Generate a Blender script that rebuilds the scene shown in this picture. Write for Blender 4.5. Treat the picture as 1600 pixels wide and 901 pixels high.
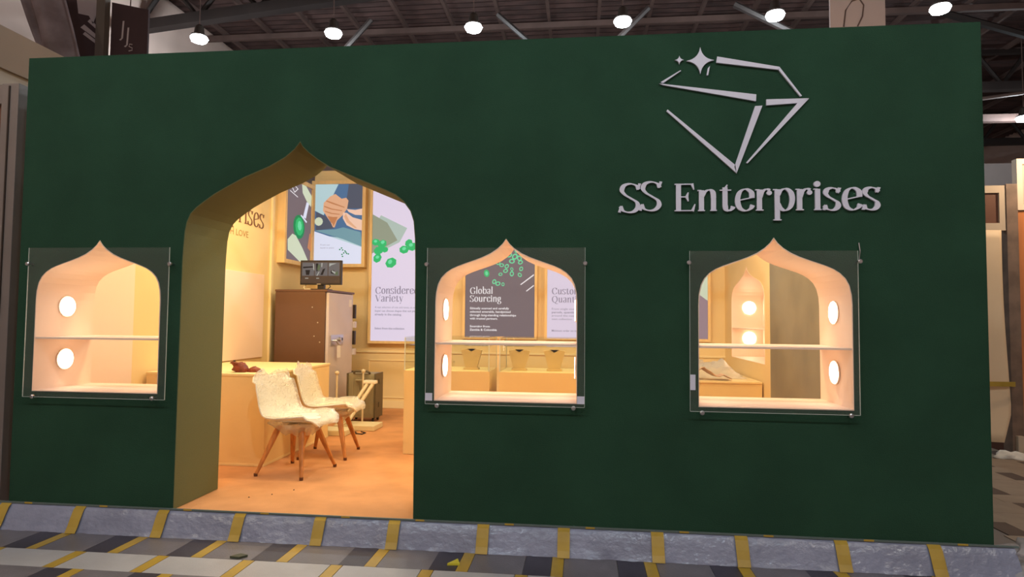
import bpy, bmesh, math, random
from mathutils import Vector, Matrix, noise
random.seed(7)
S = bpy.context.scene
for o in list(bpy.data.objects): bpy.data.objects.remove(o)
PI = math.pi
def lin(c): return tuple((v/255/12.92 if v/255 <= .04045 else ((v/255+.055)/1.055)**2.4) for v in c)

# ------------------------------------------------------------------ camera
YAW, PIT, ROL = -.10865, .04726, .00952
fw = Vector((math.sin(YAW)*math.cos(PIT), math.cos(YAW)*math.cos(PIT), math.sin(PIT)))
r_ = Vector((math.cos(YAW), -math.sin(YAW), 0)); u_ = r_.cross(fw)
R2 = r_*math.cos(ROL)+u_*math.sin(ROL); U2 = -r_*math.sin(ROL)+u_*math.cos(ROL)
cd = bpy.data.cameras.new('camera'); cam = bpy.data.objects.new('camera', cd); S.collection.objects.link(cam)
m = Matrix((R2, U2, -fw)).transposed().to_4x4(); m.translation = Vector((3.7716, -3.8896, 1.2492))
cam.matrix_world = m; cd.sensor_width = 36; cd.lens = 36*991.3/1600; cd.clip_end = 200; cd.clip_start = .05
S.camera = cam
# ------------------------------------------------------------------ world, exposure
S.view_settings.view_transform = 'Standard'; S.view_settings.look = 'None'
S.view_settings.exposure = 0.0; S.view_settings.gamma = 1; S.view_settings.use_curve_mapping = False
w = bpy.data.worlds.new('world'); S.world = w; w.use_nodes = True
w.node_tree.nodes['Background'].inputs[0].default_value = (.55, .5, .52, 1)
w.node_tree.nodes['Background'].inputs[1].default_value = .12
HALL_W, STALL_W, LED_E = 270, 25, 14      # hall lamp watts, stall light bar watts, disc emission
HALL_C, STALL_C, LED_C = (.80, .93, 1.0), (1, .74, .40), (1, .80, .55)
# hall lamps (light is made in the lamp builder below)

# ------------------------------------------------------------------ helpers
OFF = {}
def link(o): S.collection.objects.link(o); return o
def nm(base): return base
def tag(o, label=None, cat=None, group=None, kind=None):
    if label: o['label'] = label
    if cat: o['category'] = cat
    if group: o['group'] = group
    if kind: o['kind'] = kind
    return o
def thing(name, loc, label, cat, group=None):
    o = link(bpy.data.objects.new(name, None)); o.location = loc; o.empty_display_size = .1
    OFF[o.name] = Vector(loc); return tag(o, label, cat, group)
def obj(name, bm, mt, parent=None, smooth=False, label=None, kind=None, loc=None):
    me = bpy.data.meshes.new(name)
    off = OFF.get(parent.name, Vector((0, 0, 0))) if parent else Vector(loc or (0, 0, 0))
    if off.length: bmesh.ops.translate(bm, verts=bm.verts, vec=-off)
    bmesh.ops.recalc_face_normals(bm, faces=bm.faces)
    bm.to_mesh(me); bm.free()
    for mm in (mt if isinstance(mt, (list, tuple)) else [mt]): me.materials.append(mm)
    if smooth:
        for p in me.polygons: p.use_smooth = True
    o = link(bpy.data.objects.new(name, me))
    if parent: o.parent = parent
    else: o.location = off
    OFF[o.name] = off
    if label: o['label'] = label
    if kind: o['kind'] = kind
    return o
def struct(name, bm, mt, parent=None, **k):
    o = obj(name, bm, mt, parent, **k)
    if not parent: o['kind'] = 'structure'
    return o
def NB(): return bmesh.new()
def box(bm, x0, x1, y0, y1, z0, z1, bev=0):
    v = [bm.verts.new((x, y, z)) for x in (x0, x1) for y in (y0, y1) for z in (z0, z1)]
    fs = [bm.faces.new([v[i] for i in q]) for q in ((0,1,3,2),(4,6,7,5),(0,4,5,1),(2,3,7,6),(0,2,6,4),(1,5,7,3))]
    if bev:
        es = set(e for f in fs for e in f.edges)
        bmesh.ops.bevel(bm, geom=list(es), offset=bev, segments=2, affect='EDGES', profile=.7)
    return bm
def B(*a, **k): return box(NB(), *a, **k)
def tube(bm, p0, p1, r0, r1=None, n=12, caps=True):
    r1 = r0 if r1 is None else r1
    p0, p1 = Vector(p0), Vector(p1); d = (p1-p0).normalized()
    a = d.orthogonal().normalized(); b = d.cross(a)
    rings = []
    for p, r in ((p0, r0), (p1, r1)):
        rings.append([bm.verts.new(p+a*math.cos(2*PI*i/n)*r+b*math.sin(2*PI*i/n)*r) for i in range(n)])
    for i in range(n): bm.faces.new((rings[0][i], rings[0][(i+1) % n], rings[1][(i+1) % n], rings[1][i]))
    if caps: bm.faces.new(rings[0]); bm.faces.new(rings[1])
    return bm
def path(bm, pts, r, n=8):
    pts = [Vector(p) for p in pts]; rings = []
    for i, p in enumerate(pts):
        d = (pts[min(i+1, len(pts)-1)]-pts[max(i-1, 0)]).normalized()
        ref = Vector((0, 0, 1)) if abs(d.z) < .9 else Vector((1, 0, 0))
        a = d.cross(ref).normalized(); b = d.cross(a)
        rings.append([bm.verts.new(p+a*math.cos(2*PI*k/n)*r+b*math.sin(2*PI*k/n)*r) for k in range(n)])
    for j in range(len(pts)-1):
        for k in range(n): bm.faces.new((rings[j][k], rings[j][(k+1) % n], rings[j+1][(k+1) % n], rings[j+1][k]))
    bm.faces.new(rings[0]); bm.faces.new(rings[-1])
    return bm
def lathe(bm, prof, c, n=20, axis='z'):
    rings = []
    for r, h in prof:
        ring = []
        for i in range(n):
            a, b = math.cos(2*PI*i/n)*r, math.sin(2*PI*i/n)*r
            q = {'z': (a, b, h), 'y': (a, h, b), 'x': (h, a, b)}[axis]
            ring.append(bm.verts.new(Vector(c)+Vector(q)))
        rings.append(ring)
    for j in range(len(rings)-1):
        for i in range(n): bm.faces.new((rings[j][i], rings[j][(i+1) % n], rings[j+1][(i+1) % n], rings[j+1][i]))
    bm.faces.new(rings[0]); bm.faces.new(rings[-1])
    return bm
def prism(bm, pts, fr, d0, d1):
    """polygon pts (u,v) on frame fr=(O,U,V,N), between depths d0 and d1 along N"""
    O, U, V, N = fr
    a = [bm.verts.new(O+U*u+V*v+N*d0) for u, v in pts]; b = [bm.verts.new(O+U*u+V*v+N*d1) for u, v in pts]
    n = len(pts)
    fa, fb = bm.faces.new(a), bm.faces.new(b)
    for i in range(n): bm.faces.new((a[i], a[(i+1) % n], b[(i+1) % n], b[i]))
    if n > 4: bmesh.ops.triangulate(bm, faces=[fa, fb])
    return bm
def ell(cx, cy, rx, ry, a=0, n=20):
    return [(cx+rx*math.cos(t)*math.cos(a)-ry*math.sin(t)*math.sin(a), cy+rx*math.cos(t)*math.sin(a)+ry*math.sin(t)*math.cos(a))
            for t in [2*PI*i/n for i in range(n)]]
def frame(o, u, v):
    u, v = Vector(u), Vector(v); return (Vector(o), u, v, u.cross(v))
def children(o): return [c for c in bpy.data.objects if c.parent == o]
def copy_tree(o, parent=None):
    c = o.copy(); link(c)
    if parent: c.parent = parent
    for ch in children(o): copy_tree(ch, c)
    return c

# ------------------------------------------------------------------ materials
def mat(name, col, rough=.6, metal=0, var=0, vs=3, bump=0, bs=40, emit=0, ecol=None, spec=.5, detail=4, col2=None, streak=None):
    mt = bpy.data.materials.new(name); mt.use_nodes = True; N = mt.node_tree.nodes; L = mt.node_tree.links
    p = N['Principled BSDF']; c = lin(col)
    p.inputs['Base Color'].default_value = (*c, 1); p.inputs['Roughness'].default_value = rough
    p.inputs['Metallic'].default_value = metal; p.inputs['Specular IOR Level'].default_value = spec
    if var or bump or col2:
        tc = N.new('ShaderNodeTexCoord'); mp = N.new('ShaderNodeMapping'); L.new(tc.outputs['Object'], mp.inputs[0])
        if streak: mp.inputs['Scale'].default_value = streak
    if var or col2:
        nz = N.new('ShaderNodeTexNoise'); nz.inputs['Scale'].default_value = vs; nz.inputs['Detail'].default_value = detail
        L.new(mp.outputs[0], nz.inputs['Vector'])
        rp = N.new('ShaderNodeValToRGB'); L.new(nz.outputs['Fac'], rp.inputs[0]); L.new(rp.outputs[0], p.inputs['Base Color'])
        c2 = lin(col2) if col2 else tuple(v*(1-var) for v in c)
        rp.color_ramp.elements[0].position = .35; rp.color_ramp.elements[1].position = .65
        rp.color_ramp.elements[0].color = (*c2, 1); rp.color_ramp.elements[1].color = (*[min(1, v*(1+var*.4)) for v in c], 1)
    if bump:
        nb = N.new('ShaderNodeTexNoise'); nb.inputs['Scale'].default_value = bs; nb.inputs['Detail'].default_value = 5
        L.new(mp.outputs[0], nb.inputs['Vector'])
        bp = N.new('ShaderNodeBump'); bp.inputs['Strength'].default_value = bump; bp.inputs['Distance'].default_value = .01
        L.new(nb.outputs['Fac'], bp.inputs['Height']); L.new(bp.outputs[0], p.inputs['Normal'])
    if emit:
        p.inputs['Emission Color'].default_value = (*(ecol or c), 1); p.inputs['Emission Strength'].default_value = emit
    return mt
def clear(name, tint, refl=1.0, rough=.0, haze=0, hazecol=(.9, .9, .9), bump=0, bs=20):
    mt = bpy.data.materials.new(name); mt.use_nodes = True; N = mt.node_tree.nodes; L = mt.node_tree.links
    N.remove(N['Principled BSDF']); out = N['Material Output']
    tr = N.new('ShaderNodeBsdfTransparent'); tr.inputs[0].default_value = (*tint, 1)
    gl = N.new('ShaderNodeBsdfGlossy'); gl.inputs['Roughness'].default_value = rough
    fr = N.new('ShaderNodeFresnel'); fr.inputs[0].default_value = 1.45
    mu = N.new('ShaderNodeMath'); mu.operation = 'MULTIPLY'; L.new(fr.outputs[0], mu.inputs[0])
    ge = N.new('ShaderNodeNewGeometry'); sb = N.new('ShaderNodeMath'); sb.operation = 'MULTIPLY_ADD'; sb.inputs[1].default_value = -refl; sb.inputs[2].default_value = refl
    L.new(ge.outputs['Backfacing'], sb.inputs[0]); L.new(sb.outputs[0], mu.inputs[1])
    mx = N.new('ShaderNodeMixShader'); L.new(mu.outputs[0], mx.inputs[0]); L.new(tr.outputs[0], mx.inputs[1]); L.new(gl.outputs[0], mx.inputs[2])
    last = mx
    if haze:
        df = N.new('ShaderNodeBsdfDiffuse'); df.inputs[0].default_value = (*hazecol, 1)
        m2 = N.new('ShaderNodeMixShader'); m2.inputs[0].default_value = haze; hz = df
        L.new(mx.outputs[0], m2.inputs[1]); L.new(df.outputs[0], m2.inputs[2]); last = m2
    if bump:
        if haze: bumped = [gl, fr, hz]
        else: bumped = [gl, fr]
        nb = N.new('ShaderNodeTexNoise'); nb.inputs['Scale'].default_value = bs; nb.inputs['Detail'].default_value = 4; nb.inputs['Distortion'].default_value = 1.5
        tc = N.new('ShaderNodeTexCoord'); L.new(tc.outputs['Object'], nb.inputs['Vector'])
        bp = N.new('ShaderNodeBump'); bp.inputs['Strength'].default_value = bump; bp.inputs['Distance'].default_value = .02
        L.new(nb.outputs['Fac'], bp.inputs['Height']); [L.new(bp.outputs[0], q.inputs['Normal']) for q in bumped]
    L.new(last.outputs[0], out.inputs[0]); return mt
def backlit(name, col, e=.9):
    return mat(name, tuple(v*.35 for v in col), .5, emit=e, ecol=lin(col), spec=.2)

green = mat('green_felt', (40, 71, 54), .92, var=.12, vs=2.2, bump=.35, bs=160, spec=.15)
cream = mat('cream_board', (238, 212, 156), .75, var=.03, vs=2, bump=.05, bs=60)
cream_trim = mat('cream_trim', (242, 222, 172), .6)
white_lam = mat('white_laminate', (246, 222, 204), .55)
wood_frame = mat('pale_wood_frame', (238, 205, 145), .55, var=.06, vs=3, streak=(8, 8, 1))
led = mat('led_face', (255, 250, 240), .4, emit=LED_E, ecol=LED_C)
silver = mat('brushed_steel', (200, 200, 205), .3, 1)
lilac = mat('pale_vinyl', (222, 222, 240), .5)
acrylic = clear('acrylic', (.985, .985, .985), 1.5, haze=.016)  # slight diffuse haze stands in for hall reflections on the sheets
glass = clear('showcase_glass', (.95, .97, .95), .8)
acryl_edge = mat('acrylic_edge', (215, 225, 220), .15, spec=.8)
carpet = mat('tan_carpet', (214, 158, 112), .95, var=.10, vs=4, bump=.4, bs=220, spec=.05)
grey_film = mat('grey_film_sheet', (140, 146, 170), .22, var=.18, vs=3, bump=.7, bs=22, spec=.6, streak=(1, 2, 1))
yellow = mat('yellow_tape', (186, 154, 62), .4, var=.12, vs=8)
t_dark = mat('dark_carpet_patch', (66, 62, 74), .4, var=.2, vs=6, bump=.2, bs=150)
t_mid = mat('grey_carpet_patch', (118, 114, 122), .4, var=.15, vs=5, bump=.2, bs=120)
t_light = mat('light_carpet_patch', (180, 180, 186), .35, var=.10, vs=4, bump=.15, bs=120)
hallbase = mat('hall_floor', (130, 122, 118), .6, var=.1, vs=2)
brown_metal = mat('brown_enamel', (104, 74, 56), .45, var=.05, vs=3, bump=.05, bs=30)
grey_door = mat('grey_enamel', (206, 196, 196), .4, var=.04, vs=3)
black = mat('black_plastic', (32, 30, 32), .4)
darkmet = mat('dark_metal', (58, 48, 42), .5, .3)
white_pl = mat('white_plastic', (246, 242, 226), .35)
film = clear('wrap_film', (.97, .96, .93), 3.2, .12, .34, (.95, .93, .85), 1.0, 26)
film2 = clear('loose_film', (.95, .95, .92), 2.2, .2, .5, (.93, .9, .82), 1.0, 30)
oak = mat('oak_leg', (196, 128, 66), .5, var=.25, vs=6, streak=(6, 6, .8))
rubber = mat('brown_foot', (96, 56, 34), .6)
leather = mat('red_brown_leather', (134, 62, 40), .5, var=.35, vs=25, bump=.6, bs=60)
olive = mat('grey_olive_shell', (150, 142, 116), .45, var=.08, vs=6)
olive_d = mat('dark_olive_trim', (92, 84, 66), .5)
foam = mat('cream_foam', (226, 214, 176), .8, bump=.2, bs=60)
pole_m = mat('cream_tube', (222, 208, 176), .35)
paper = mat('white_paper', (235, 230, 220), .8)
mottled = mat('unpainted_ply', (142, 134, 112), .75, col2=(124, 117, 98), vs=2.2, detail=2, bump=.05)
roof_m = mat('rusty_roof_sheet', (84, 60, 56), .7, var=.45, vs=1.3, detail=8, streak=(1, 6, 1))
steel_d = mat('dark_truss_steel', (40, 31, 29), .6, var=.2, vs=2)
steel_l = mat('worn_purlin_steel', (104, 82, 76), .6, var=.2, vs=2)
hallwall = mat('hall_plaster', (214, 186, 174), .85, var=.08, vs=.6)
hallcream = mat('cream_fascia', (158, 138, 120), .75, var=.1, vs=1.5)
hallcream2 = mat('pale_soffit', (190, 176, 160), .75)
maroon = mat('dark_maroon_fabric', (62, 42, 44), .85, var=.1, vs=3)
mauve = mat('mauve_cloth', (128, 112, 116), .6, col2=(96, 80, 80), vs=2.5, bump=.3, bs=4)
grey_frame = mat('grey_alu_frame', (136, 126, 122), .45, .3, var=.08, vs=4)
brownpan = mat('brown_panel', (104, 62, 44), .6, var=.1, vs=4)
orange = mat('orange_plywood', (196, 122, 70), .6, var=.12, vs=3, streak=(6, 6, .6))
sheet_w = mat('cream_sheet', (232, 206, 172), .6, var=.05, vs=2, bump=.3, bs=3)
beige = mat('beige_frame', (196, 178, 156), .6)
lampglow = mat('lamp_lens', (255, 255, 255), .4, emit=60, ecol=(.85, .95, 1))

# ------------------------------------------------------------------ ogee outline and wall with openings
OG = [(1, 0), (1, .30), (1, .62), (.992, .68), (.965, .735), (.92, .775), (.85, .808), (.77, .832), (.68, .850), (.57, .868), (.46, .885), (.34, .905), (.22, .930), (.12, .960), (.05, .990), (0, 1.022)]
def ogee(cx, hw, z0, sz=1.0):
    R = [(cx+u*hw, z0+v*sz) for u, v in OG]
    return R+[(2*cx-x, z) for x, z in R[-2::-1]]
DR = [(2.749, -.02), (2.745, .9), (2.738, 1.60), (2.733, 1.75), (2.722, 1.86), (2.700, 1.925), (2.655, 1.985), (2.600, 2.030), (2.531, 2.062), (2.41, 2.112), (2.288, 2.163), (2.16, 2.216), (2.08, 2.265), (2.02, 2.31), (1.975, 2.352), (1.957, 2.385)]
DL = [(1.919, 2.336), (1.855, 2.283), (1.748, 2.225), (1.583, 2.158), (1.453, 2.091), (1.375, 2.048), (1.313, 2.005), (1.255, 1.962), (1.214, 1.92), (1.190, 1.865), (1.178, 1.80), (1.172, 1.70), (1.168, 1.60), (1.165, .9), (1.163, -.02)]
door_out = DR+DL
WIN = [(.582, .448), (3.308, .441), (4.905, .438)]
SILL = .7364
win_out = [ogee(cx, hw, SILL, .985) for cx, hw in WIN]
def wall_with_holes(name, outer, holes, depth, place, mt, parent=None):
    cu = bpy.data.curves.new(name, 'CURVE'); cu.dimensions = '2D'; cu.fill_mode = 'BOTH'; cu.extrude = depth/2
    for pl in [outer]+holes:
        sp = cu.splines.new('POLY'); sp.points.add(len(pl)-1); sp.use_cyclic_u = True
        for i, (x, y) in enumerate(pl): sp.points[i].co = (x, y, 0, 1)
    t = link(bpy.data.objects.new('tmp', cu)); bpy.context.view_layer.update()
    me = bpy.data.meshes.new_from_object(t.evaluated_get(bpy.context.evaluated_depsgraph_get())); bpy.data.objects.remove(t)
    bm = NB(); bm.from_mesh(me); bmesh.ops.remove_doubles(bm, verts=bm.verts, dist=1e-5)
    for v in bm.verts: v.co = Vector(place(v.co))
    return struct(name, bm, mt, parent)
D = .5
# the door opening reaches the ground: cut it as a notch in the outline
notch = [(1.163, 0)]+DL[-2::-1]+DR[::-1][:-1]+[(2.749, 0)]
outer = [(0, 0)]+notch+[(6.077, 0), (6.077, 3), (0, 3)]
wf = wall_with_holes('wall_front', outer, win_out, D, lambda c: (c.x, D/2-c.z, c.y), [green, cream])
for p in wf.data.polygons:
    if p.normal.y > .9: p.material_index = 1
wf['label'] = 'dark green felt-covered stall front with ogee door and three ogee windows'

dl_ = DL[::-1]; ap = DR[:]                  # door reveal lining in the same outline; warm light put into its olive colour
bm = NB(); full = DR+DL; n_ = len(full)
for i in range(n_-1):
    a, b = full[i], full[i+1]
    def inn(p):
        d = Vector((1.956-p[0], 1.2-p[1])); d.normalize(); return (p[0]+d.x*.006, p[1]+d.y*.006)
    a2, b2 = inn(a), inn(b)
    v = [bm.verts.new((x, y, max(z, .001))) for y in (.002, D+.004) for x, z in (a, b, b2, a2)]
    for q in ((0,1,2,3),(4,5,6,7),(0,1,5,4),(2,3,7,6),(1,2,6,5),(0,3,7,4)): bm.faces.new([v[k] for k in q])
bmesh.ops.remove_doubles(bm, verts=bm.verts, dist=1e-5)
struct('door_1', bm, mat('warm_lit_reveal', (104, 108, 72), .85, bump=.2, bs=160))['label'] = 'lining of the tall ogee doorway, olive for warm light on the green'
# liners (reveals), shelf, led discs, per window
def liner(prof, y0, y1, th):
    bm = NB(); n = len(prof); cx = sum(p[0] for p in prof)/n; cz = sum(p[1] for p in prof)/n
    for i in range(n):
        j = (i+1) % n
        def inn(p, q):  # small inward offset
            d = Vector((cx-p[0], cz-p[1])).normalized()*th; return (p[0]+d.x, p[1]+d.y)
        a, b = prof[i], prof[j]; a2, b2 = inn(a, b), inn(b, a)
        v = [bm.verts.new((x, y, z)) for y in (y0, y1) for x, z in (a, b, b2, a2)]
        for q in ((0,1,2,3),(4,5,6,7),(0,1,5,4),(2,3,7,6),(1,2,6,5),(0,3,7,4)): bm.faces.new([v[k] for k in q])
    bmesh.ops.remove_doubles(bm, verts=bm.verts, dist=1e-5)
    return bm
for k, ((cx, hw), pr) in enumerate(zip(WIN, win_out)):
    wn = struct('window_%d' % (k+1), liner(pr, -.004, D+.004, .006), white_lam, smooth=False)
    wn['label'] = ['left', 'middle', 'right'][k]+' ogee display window lined in white with lit discs'
    obj('shelf', B(cx-hw+.007, cx+hw-.007, .0, D, 1.084, 1.096, bev=.002), white_lam, wn)
    for s in (-1, 1):
        for z in (1.305, .935):
            x = cx+s*(hw-.0065)
            bm = lathe(NB(), [(.076, 0), (.076, -s*.006), (.070, -s*.007)], (x, .25, z), 24, 'x')
            ring = obj('disc_rim', bm, white_lam, wn)
            lathe_bm = lathe(NB(), [(.068, -s*.007), (.068, -s*.010), (.064, -s*.011)], (x, .25, z), 28, 'x')
            obj('led_disc', lathe_bm, led, wn, label='round glowing disc lamp')

# acrylic panels on standoffs
PAN = [((.105, 1.108, .705, 1.690), [(.101, 1.583), (1.114, 1.583), (.177, .706), (1.023, .712)]),
       ((2.822, 3.794, .722, 1.682), [(2.818, 1.580), (3.796, 1.586), (2.896, .712), (3.729, .716)]),
       ((4.412, 5.36, .716, 1.660), [(4.408, 1.591), (5.372, 1.598), (4.48, .708), (5.311, .712)])]
PL = ['clear acrylic sheet on steel studs before the left window beside the door',
      'clear acrylic sheet on steel studs before the middle window right of the door',
      'clear acrylic sheet on steel studs before the right window below the lettering']
for k, ((x0, x1, z0, z1), st) in enumerate(PAN):
    t = thing('acrylic_panel', ((x0+x1)/2, -.02, z0), PL[k], 'panel', 'acrylic sheets before the windows')
    obj('sheet', B(x0, x1, -.044, -.038, z0, z1), acrylic, t)
    ed = NB(); box(ed, x0-.0015, x0, -.044, -.038, z0, z1); box(ed, x1, x1+.0015, -.044, -.038, z0, z1); box(ed, x0, x1, -.044, -.038, z0-.0015, z0)
    obj('polished_edge', ed, acryl_edge, t)
    for x, z in st:
        obj('standoff', lathe(NB(), [(.006, 0), (.006, -.036), (.013, -.038), (.013, -.050), (.009, -.053)], (x, 0, z), 14, 'y'), silver, t)
    if k == 1:
        for x in (x0+.022, x1-.022): obj('corner_tape', B(x-.022, x+.022, -.0465, -.0445, .742, .788), lilac, t, label='pale tape patch on a lower corner')
    if k == 2:
        obj('corner_tape', B(x0, x0+.03, -.0465, -.0445, .84, .93), lilac, t, label='pale tape patch on the left edge')
bm = NB(); path(bm, [(5.383, -.004, 1.71), (5.386, -.012, 1.66), (5.381, -.008, 1.61)], .003, 6)
tag(obj('hanging_chain', bm, silver, loc=(5.383, -.006, 1.61)), 'short thin silver chain hanging right of the right window', 'chain')

# ------------------------------------------------------------------ serif letters
def smooth(pts, n=7):
    out = []
    P = [pts[0]]+list(pts)+[pts[-1]]
    for i in range(1, len(P)-2):
        p0, p1, p2, p3 = [Vector(q) for q in P[i-1:i+3]]
        for k in range(n):
            t = k/n
            out.append(.5*((2*p1)+(p2-p0)*t+(2*p0-5*p1+4*p2-p3)*t*t+(-p0+3*p1-3*p2+p3)*t**3))
    out.append(Vector(pts[-1])); return out
def sc(pts, sx, sy, dx=0, dy=0): return [(x*sx+dx, y*sy+dy) for x, y in pts]
_S = [(.43, .57), (.38, .665), (.25, .71), (.12, .665), (.075, .55), (.14, .44), (.27, .345), (.39, .25), (.415, .13), (.34, .03), (.22, 0), (.10, .045), (.045, .15)]
_O = lambda cx, cy, rx, ry: [(cx+rx*math.cos(a), cy+ry*math.sin(a)) for a in [PI/2+2*PI*i/12 for i in range(13)]]
_bowl = [(.12, .34), (.19, .45), (.30, .49), (.41, .41), (.445, .25), (.40, .08), (.29, 0), (.18, .05), (.12, .15)]
_bowlL = [(.40, .36), (.33, .46), (.24, .49), (.12, .42), (.075, .25), (.11, .08), (.22, 0), (.33, .05), (.40, .15)]
# c: smooth stroke with contrast; t: thick straight; h: hairline; b: ball (x,y,r); w: wedge (hairline that thickens)
G = {
 'S': (.49, [('c', _S), ('w', [(.425, .56), (.455, .715)]), ('w', [(.045, .16), (.02, .0)])]),
 'E': (.54, [('t', [(.12, 0), (.12, .72)]), ('h', [(.03, .705), (.44, .705)]), ('h', [(.12, .375), (.32, .375)]), ('h', [(.03, .015), (.46, .015)]),
             ('w', [(.475, .56), (.43, .72)]), ('w', [(.345, .49), (.31, .375)]), ('w', [(.345, .26), (.31, .375)]), ('w', [(.50, .18), (.44, 0)])]),
 'n': (.50, [('t', [(.11, 0), (.11, .48)]), ('h', [(.02, .475), (.11, .475)]), ('h', [(.03, .012), (.19, .012)]),
             ('c', [(.12, .33), (.19, .44), (.29, .485), (.37, .43), (.385, .30)]), ('t', [(.385, 0), (.385, .31)]), ('h', [(.31, .012), (.46, .012)])]),
 't': (.36, [('t', [(.15, .10), (.15, .54)]), ('w', [(.20, .60), (.15, .50)]), ('c', [(.15, .13), (.17, .04), (.24, .005), (.31, .05), (.335, .10)]), ('h', [(.03, .475), (.29, .475)])]),
 'e': (.46, [('h', [(.09, .235), (.40, .30)]), ('c', [(.40, .29), (.385, .42), (.26, .495), (.13, .43), (.075, .25), (.12, .07), (.25, 0), (.37, .05), (.415, .13)])]),
 'r': (.40, [('t', [(.11, 0), (.11, .48)]), ('h', [(.02, .475), (.11, .475)]), ('h', [(.03, .012), (.20, .012)]), ('c', [(.12, .30), (.17, .42), (.26, .485), (.35, .46)]), ('b', (.33, .40, .06))]),
 'p': (.50, [('t', [(.11, -.22), (.11, .48)]), ('h', [(.02, .475), (.11, .475)]), ('h', [(.02, -.215), (.20, -.215)]), ('c', _bowl)]),
 'i': (.23, [('t', [(.11, 0), (.11, .48)]), ('h', [(.02, .475), (.11, .475)]), ('h', [(.03, .012), (.19, .012)]), ('b', (.10, .63, .075))]),
 's': (.40, [('c', sc(_S, .80, .70)), ('w', [(.34, .38), (.365, .50)]), ('w', [(.036, .12), (.02, .0)])]),
 'l': (.22, [('t', [(.11, 0), (.11, .74)]), ('h', [(.02, .735), (.11, .735)]), ('h', [(.03, .012), (.19, .012)])]),
 'o': (.48, [('c', _O(.24, .245, .165, .245))]),
 'b': (.50, [('t', [(.11, .02), (.11, .74)]), ('h', [(.02, .735), (.11, .735)]), ('c', _bowl)]),
 'a': (.45, [('c', [(.08, .40), (.14, .475), (.25, .49), (.33, .42), (.34, .30)]), ('t', [(.34, .03), (.34, .33)]), ('c', [(.34, .28), (.17, .23), (.075, .12), (.13, .02), (.24, .02), (.34, .10)]), ('h', [(.34, .012), (.43, .03)])]),
 'u': (.50, [('t', [(.11, .16), (.11, .48)]), ('h', [(.02, .475), (.11, .475)]), ('c', [(.11, .17), (.14, .05), (.22, .005), (.32, .06), (.385, .16)]), ('t', [(.385, 0), (.385, .48)]), ('h', [(.30, .475), (.385, .475)]), ('h', [(.385, .012), (.46, .012)])]),
 'c': (.42, [('c', [(.37, .37), (.32, .46), (.22, .49), (.11, .42), (.07, .25), (.11, .07), (.23, 0), (.34, .05), (.385, .13)]), ('b', (.35, .38, .045))]),
 'g': (.47, [('c', _O(.21, .32, .13, .165)), ('c', [(.12, .19), (.10, .12), (.18, .07), (.32, .05), (.40, -.03), (.36, -.16), (.20, -.21), (.07, -.15), (.08, -.04), (.18, .06)]), ('h', [(.32, .44), (.42, .48)])]),
 'd': (.50, [('t', [(.39, 0), (.39, .74)]), ('h', [(.30, .735), (.39, .735)]), ('h', [(.39, .012), (.47, .012)]), ('c', _bowlL)]),
 'm': (.78, [('t', [(.11, 0), (.11, .48)]), ('h', [(.02, .475), (.11, .475)]), ('h', [(.03, .012), (.19, .012)]),
             ('c', [(.12, .33), (.19, .44), (.28, .485), (.36, .43), (.375, .30)]), ('t', [(.375, 0), (.375, .31)]), ('h', [(.31, .012), (.45, .012)]),
             ('c', [(.385, .33), (.45, .44), (.55, .485), (.63, .43), (.645, .30)]), ('t', [(.645, 0), (.645, .31)]), ('h', [(.58, .012), (.73, .012)])]),
 'y': (.46, [('t', [(.08, .47), (.25, .03)]), ('h', [(.0, .475), (.17, .475)]), ('h', [(.40, .475), (.16, -.18)]), ('h', [(.31, .475), (.46, .475)]), ('b', (.12, -.16, .045))]),
 'V': (.62, [('t', [(.09, .70), (.32, .02)]), ('h', [(.0, .705), (.20, .705)]), ('h', [(.56, .705), (.32, .02)]), ('h', [(.46, .705), (.64, .705)])]),
 'C': (.64, [('c', [(.56, .53), (.48, .67), (.33, .715), (.16, .62), (.08, .36), (.16, .09), (.33, 0), (.50, .06), (.58, .18)]), ('w', [(.57, .48), (.56, .715)])]),
 'G': (.68, [('c', [(.56, .53), (.48, .67), (.33, .715), (.16, .62), (.08, .36), (.16, .09), (.33, 0), (.50, .05), (.56, .12)]), ('w', [(.57, .48), (.56, .715)]), ('t', [(.57, .02), (.57, .31)]), ('h', [(.44, .31), (.65, .31)])]),
 'Q': (.72, [('c', _O(.35, .36, .27, .36)), ('c', [(.36, .02), (.46, -.10), (.60, -.16), (.70, -.10)])]),
}
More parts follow.
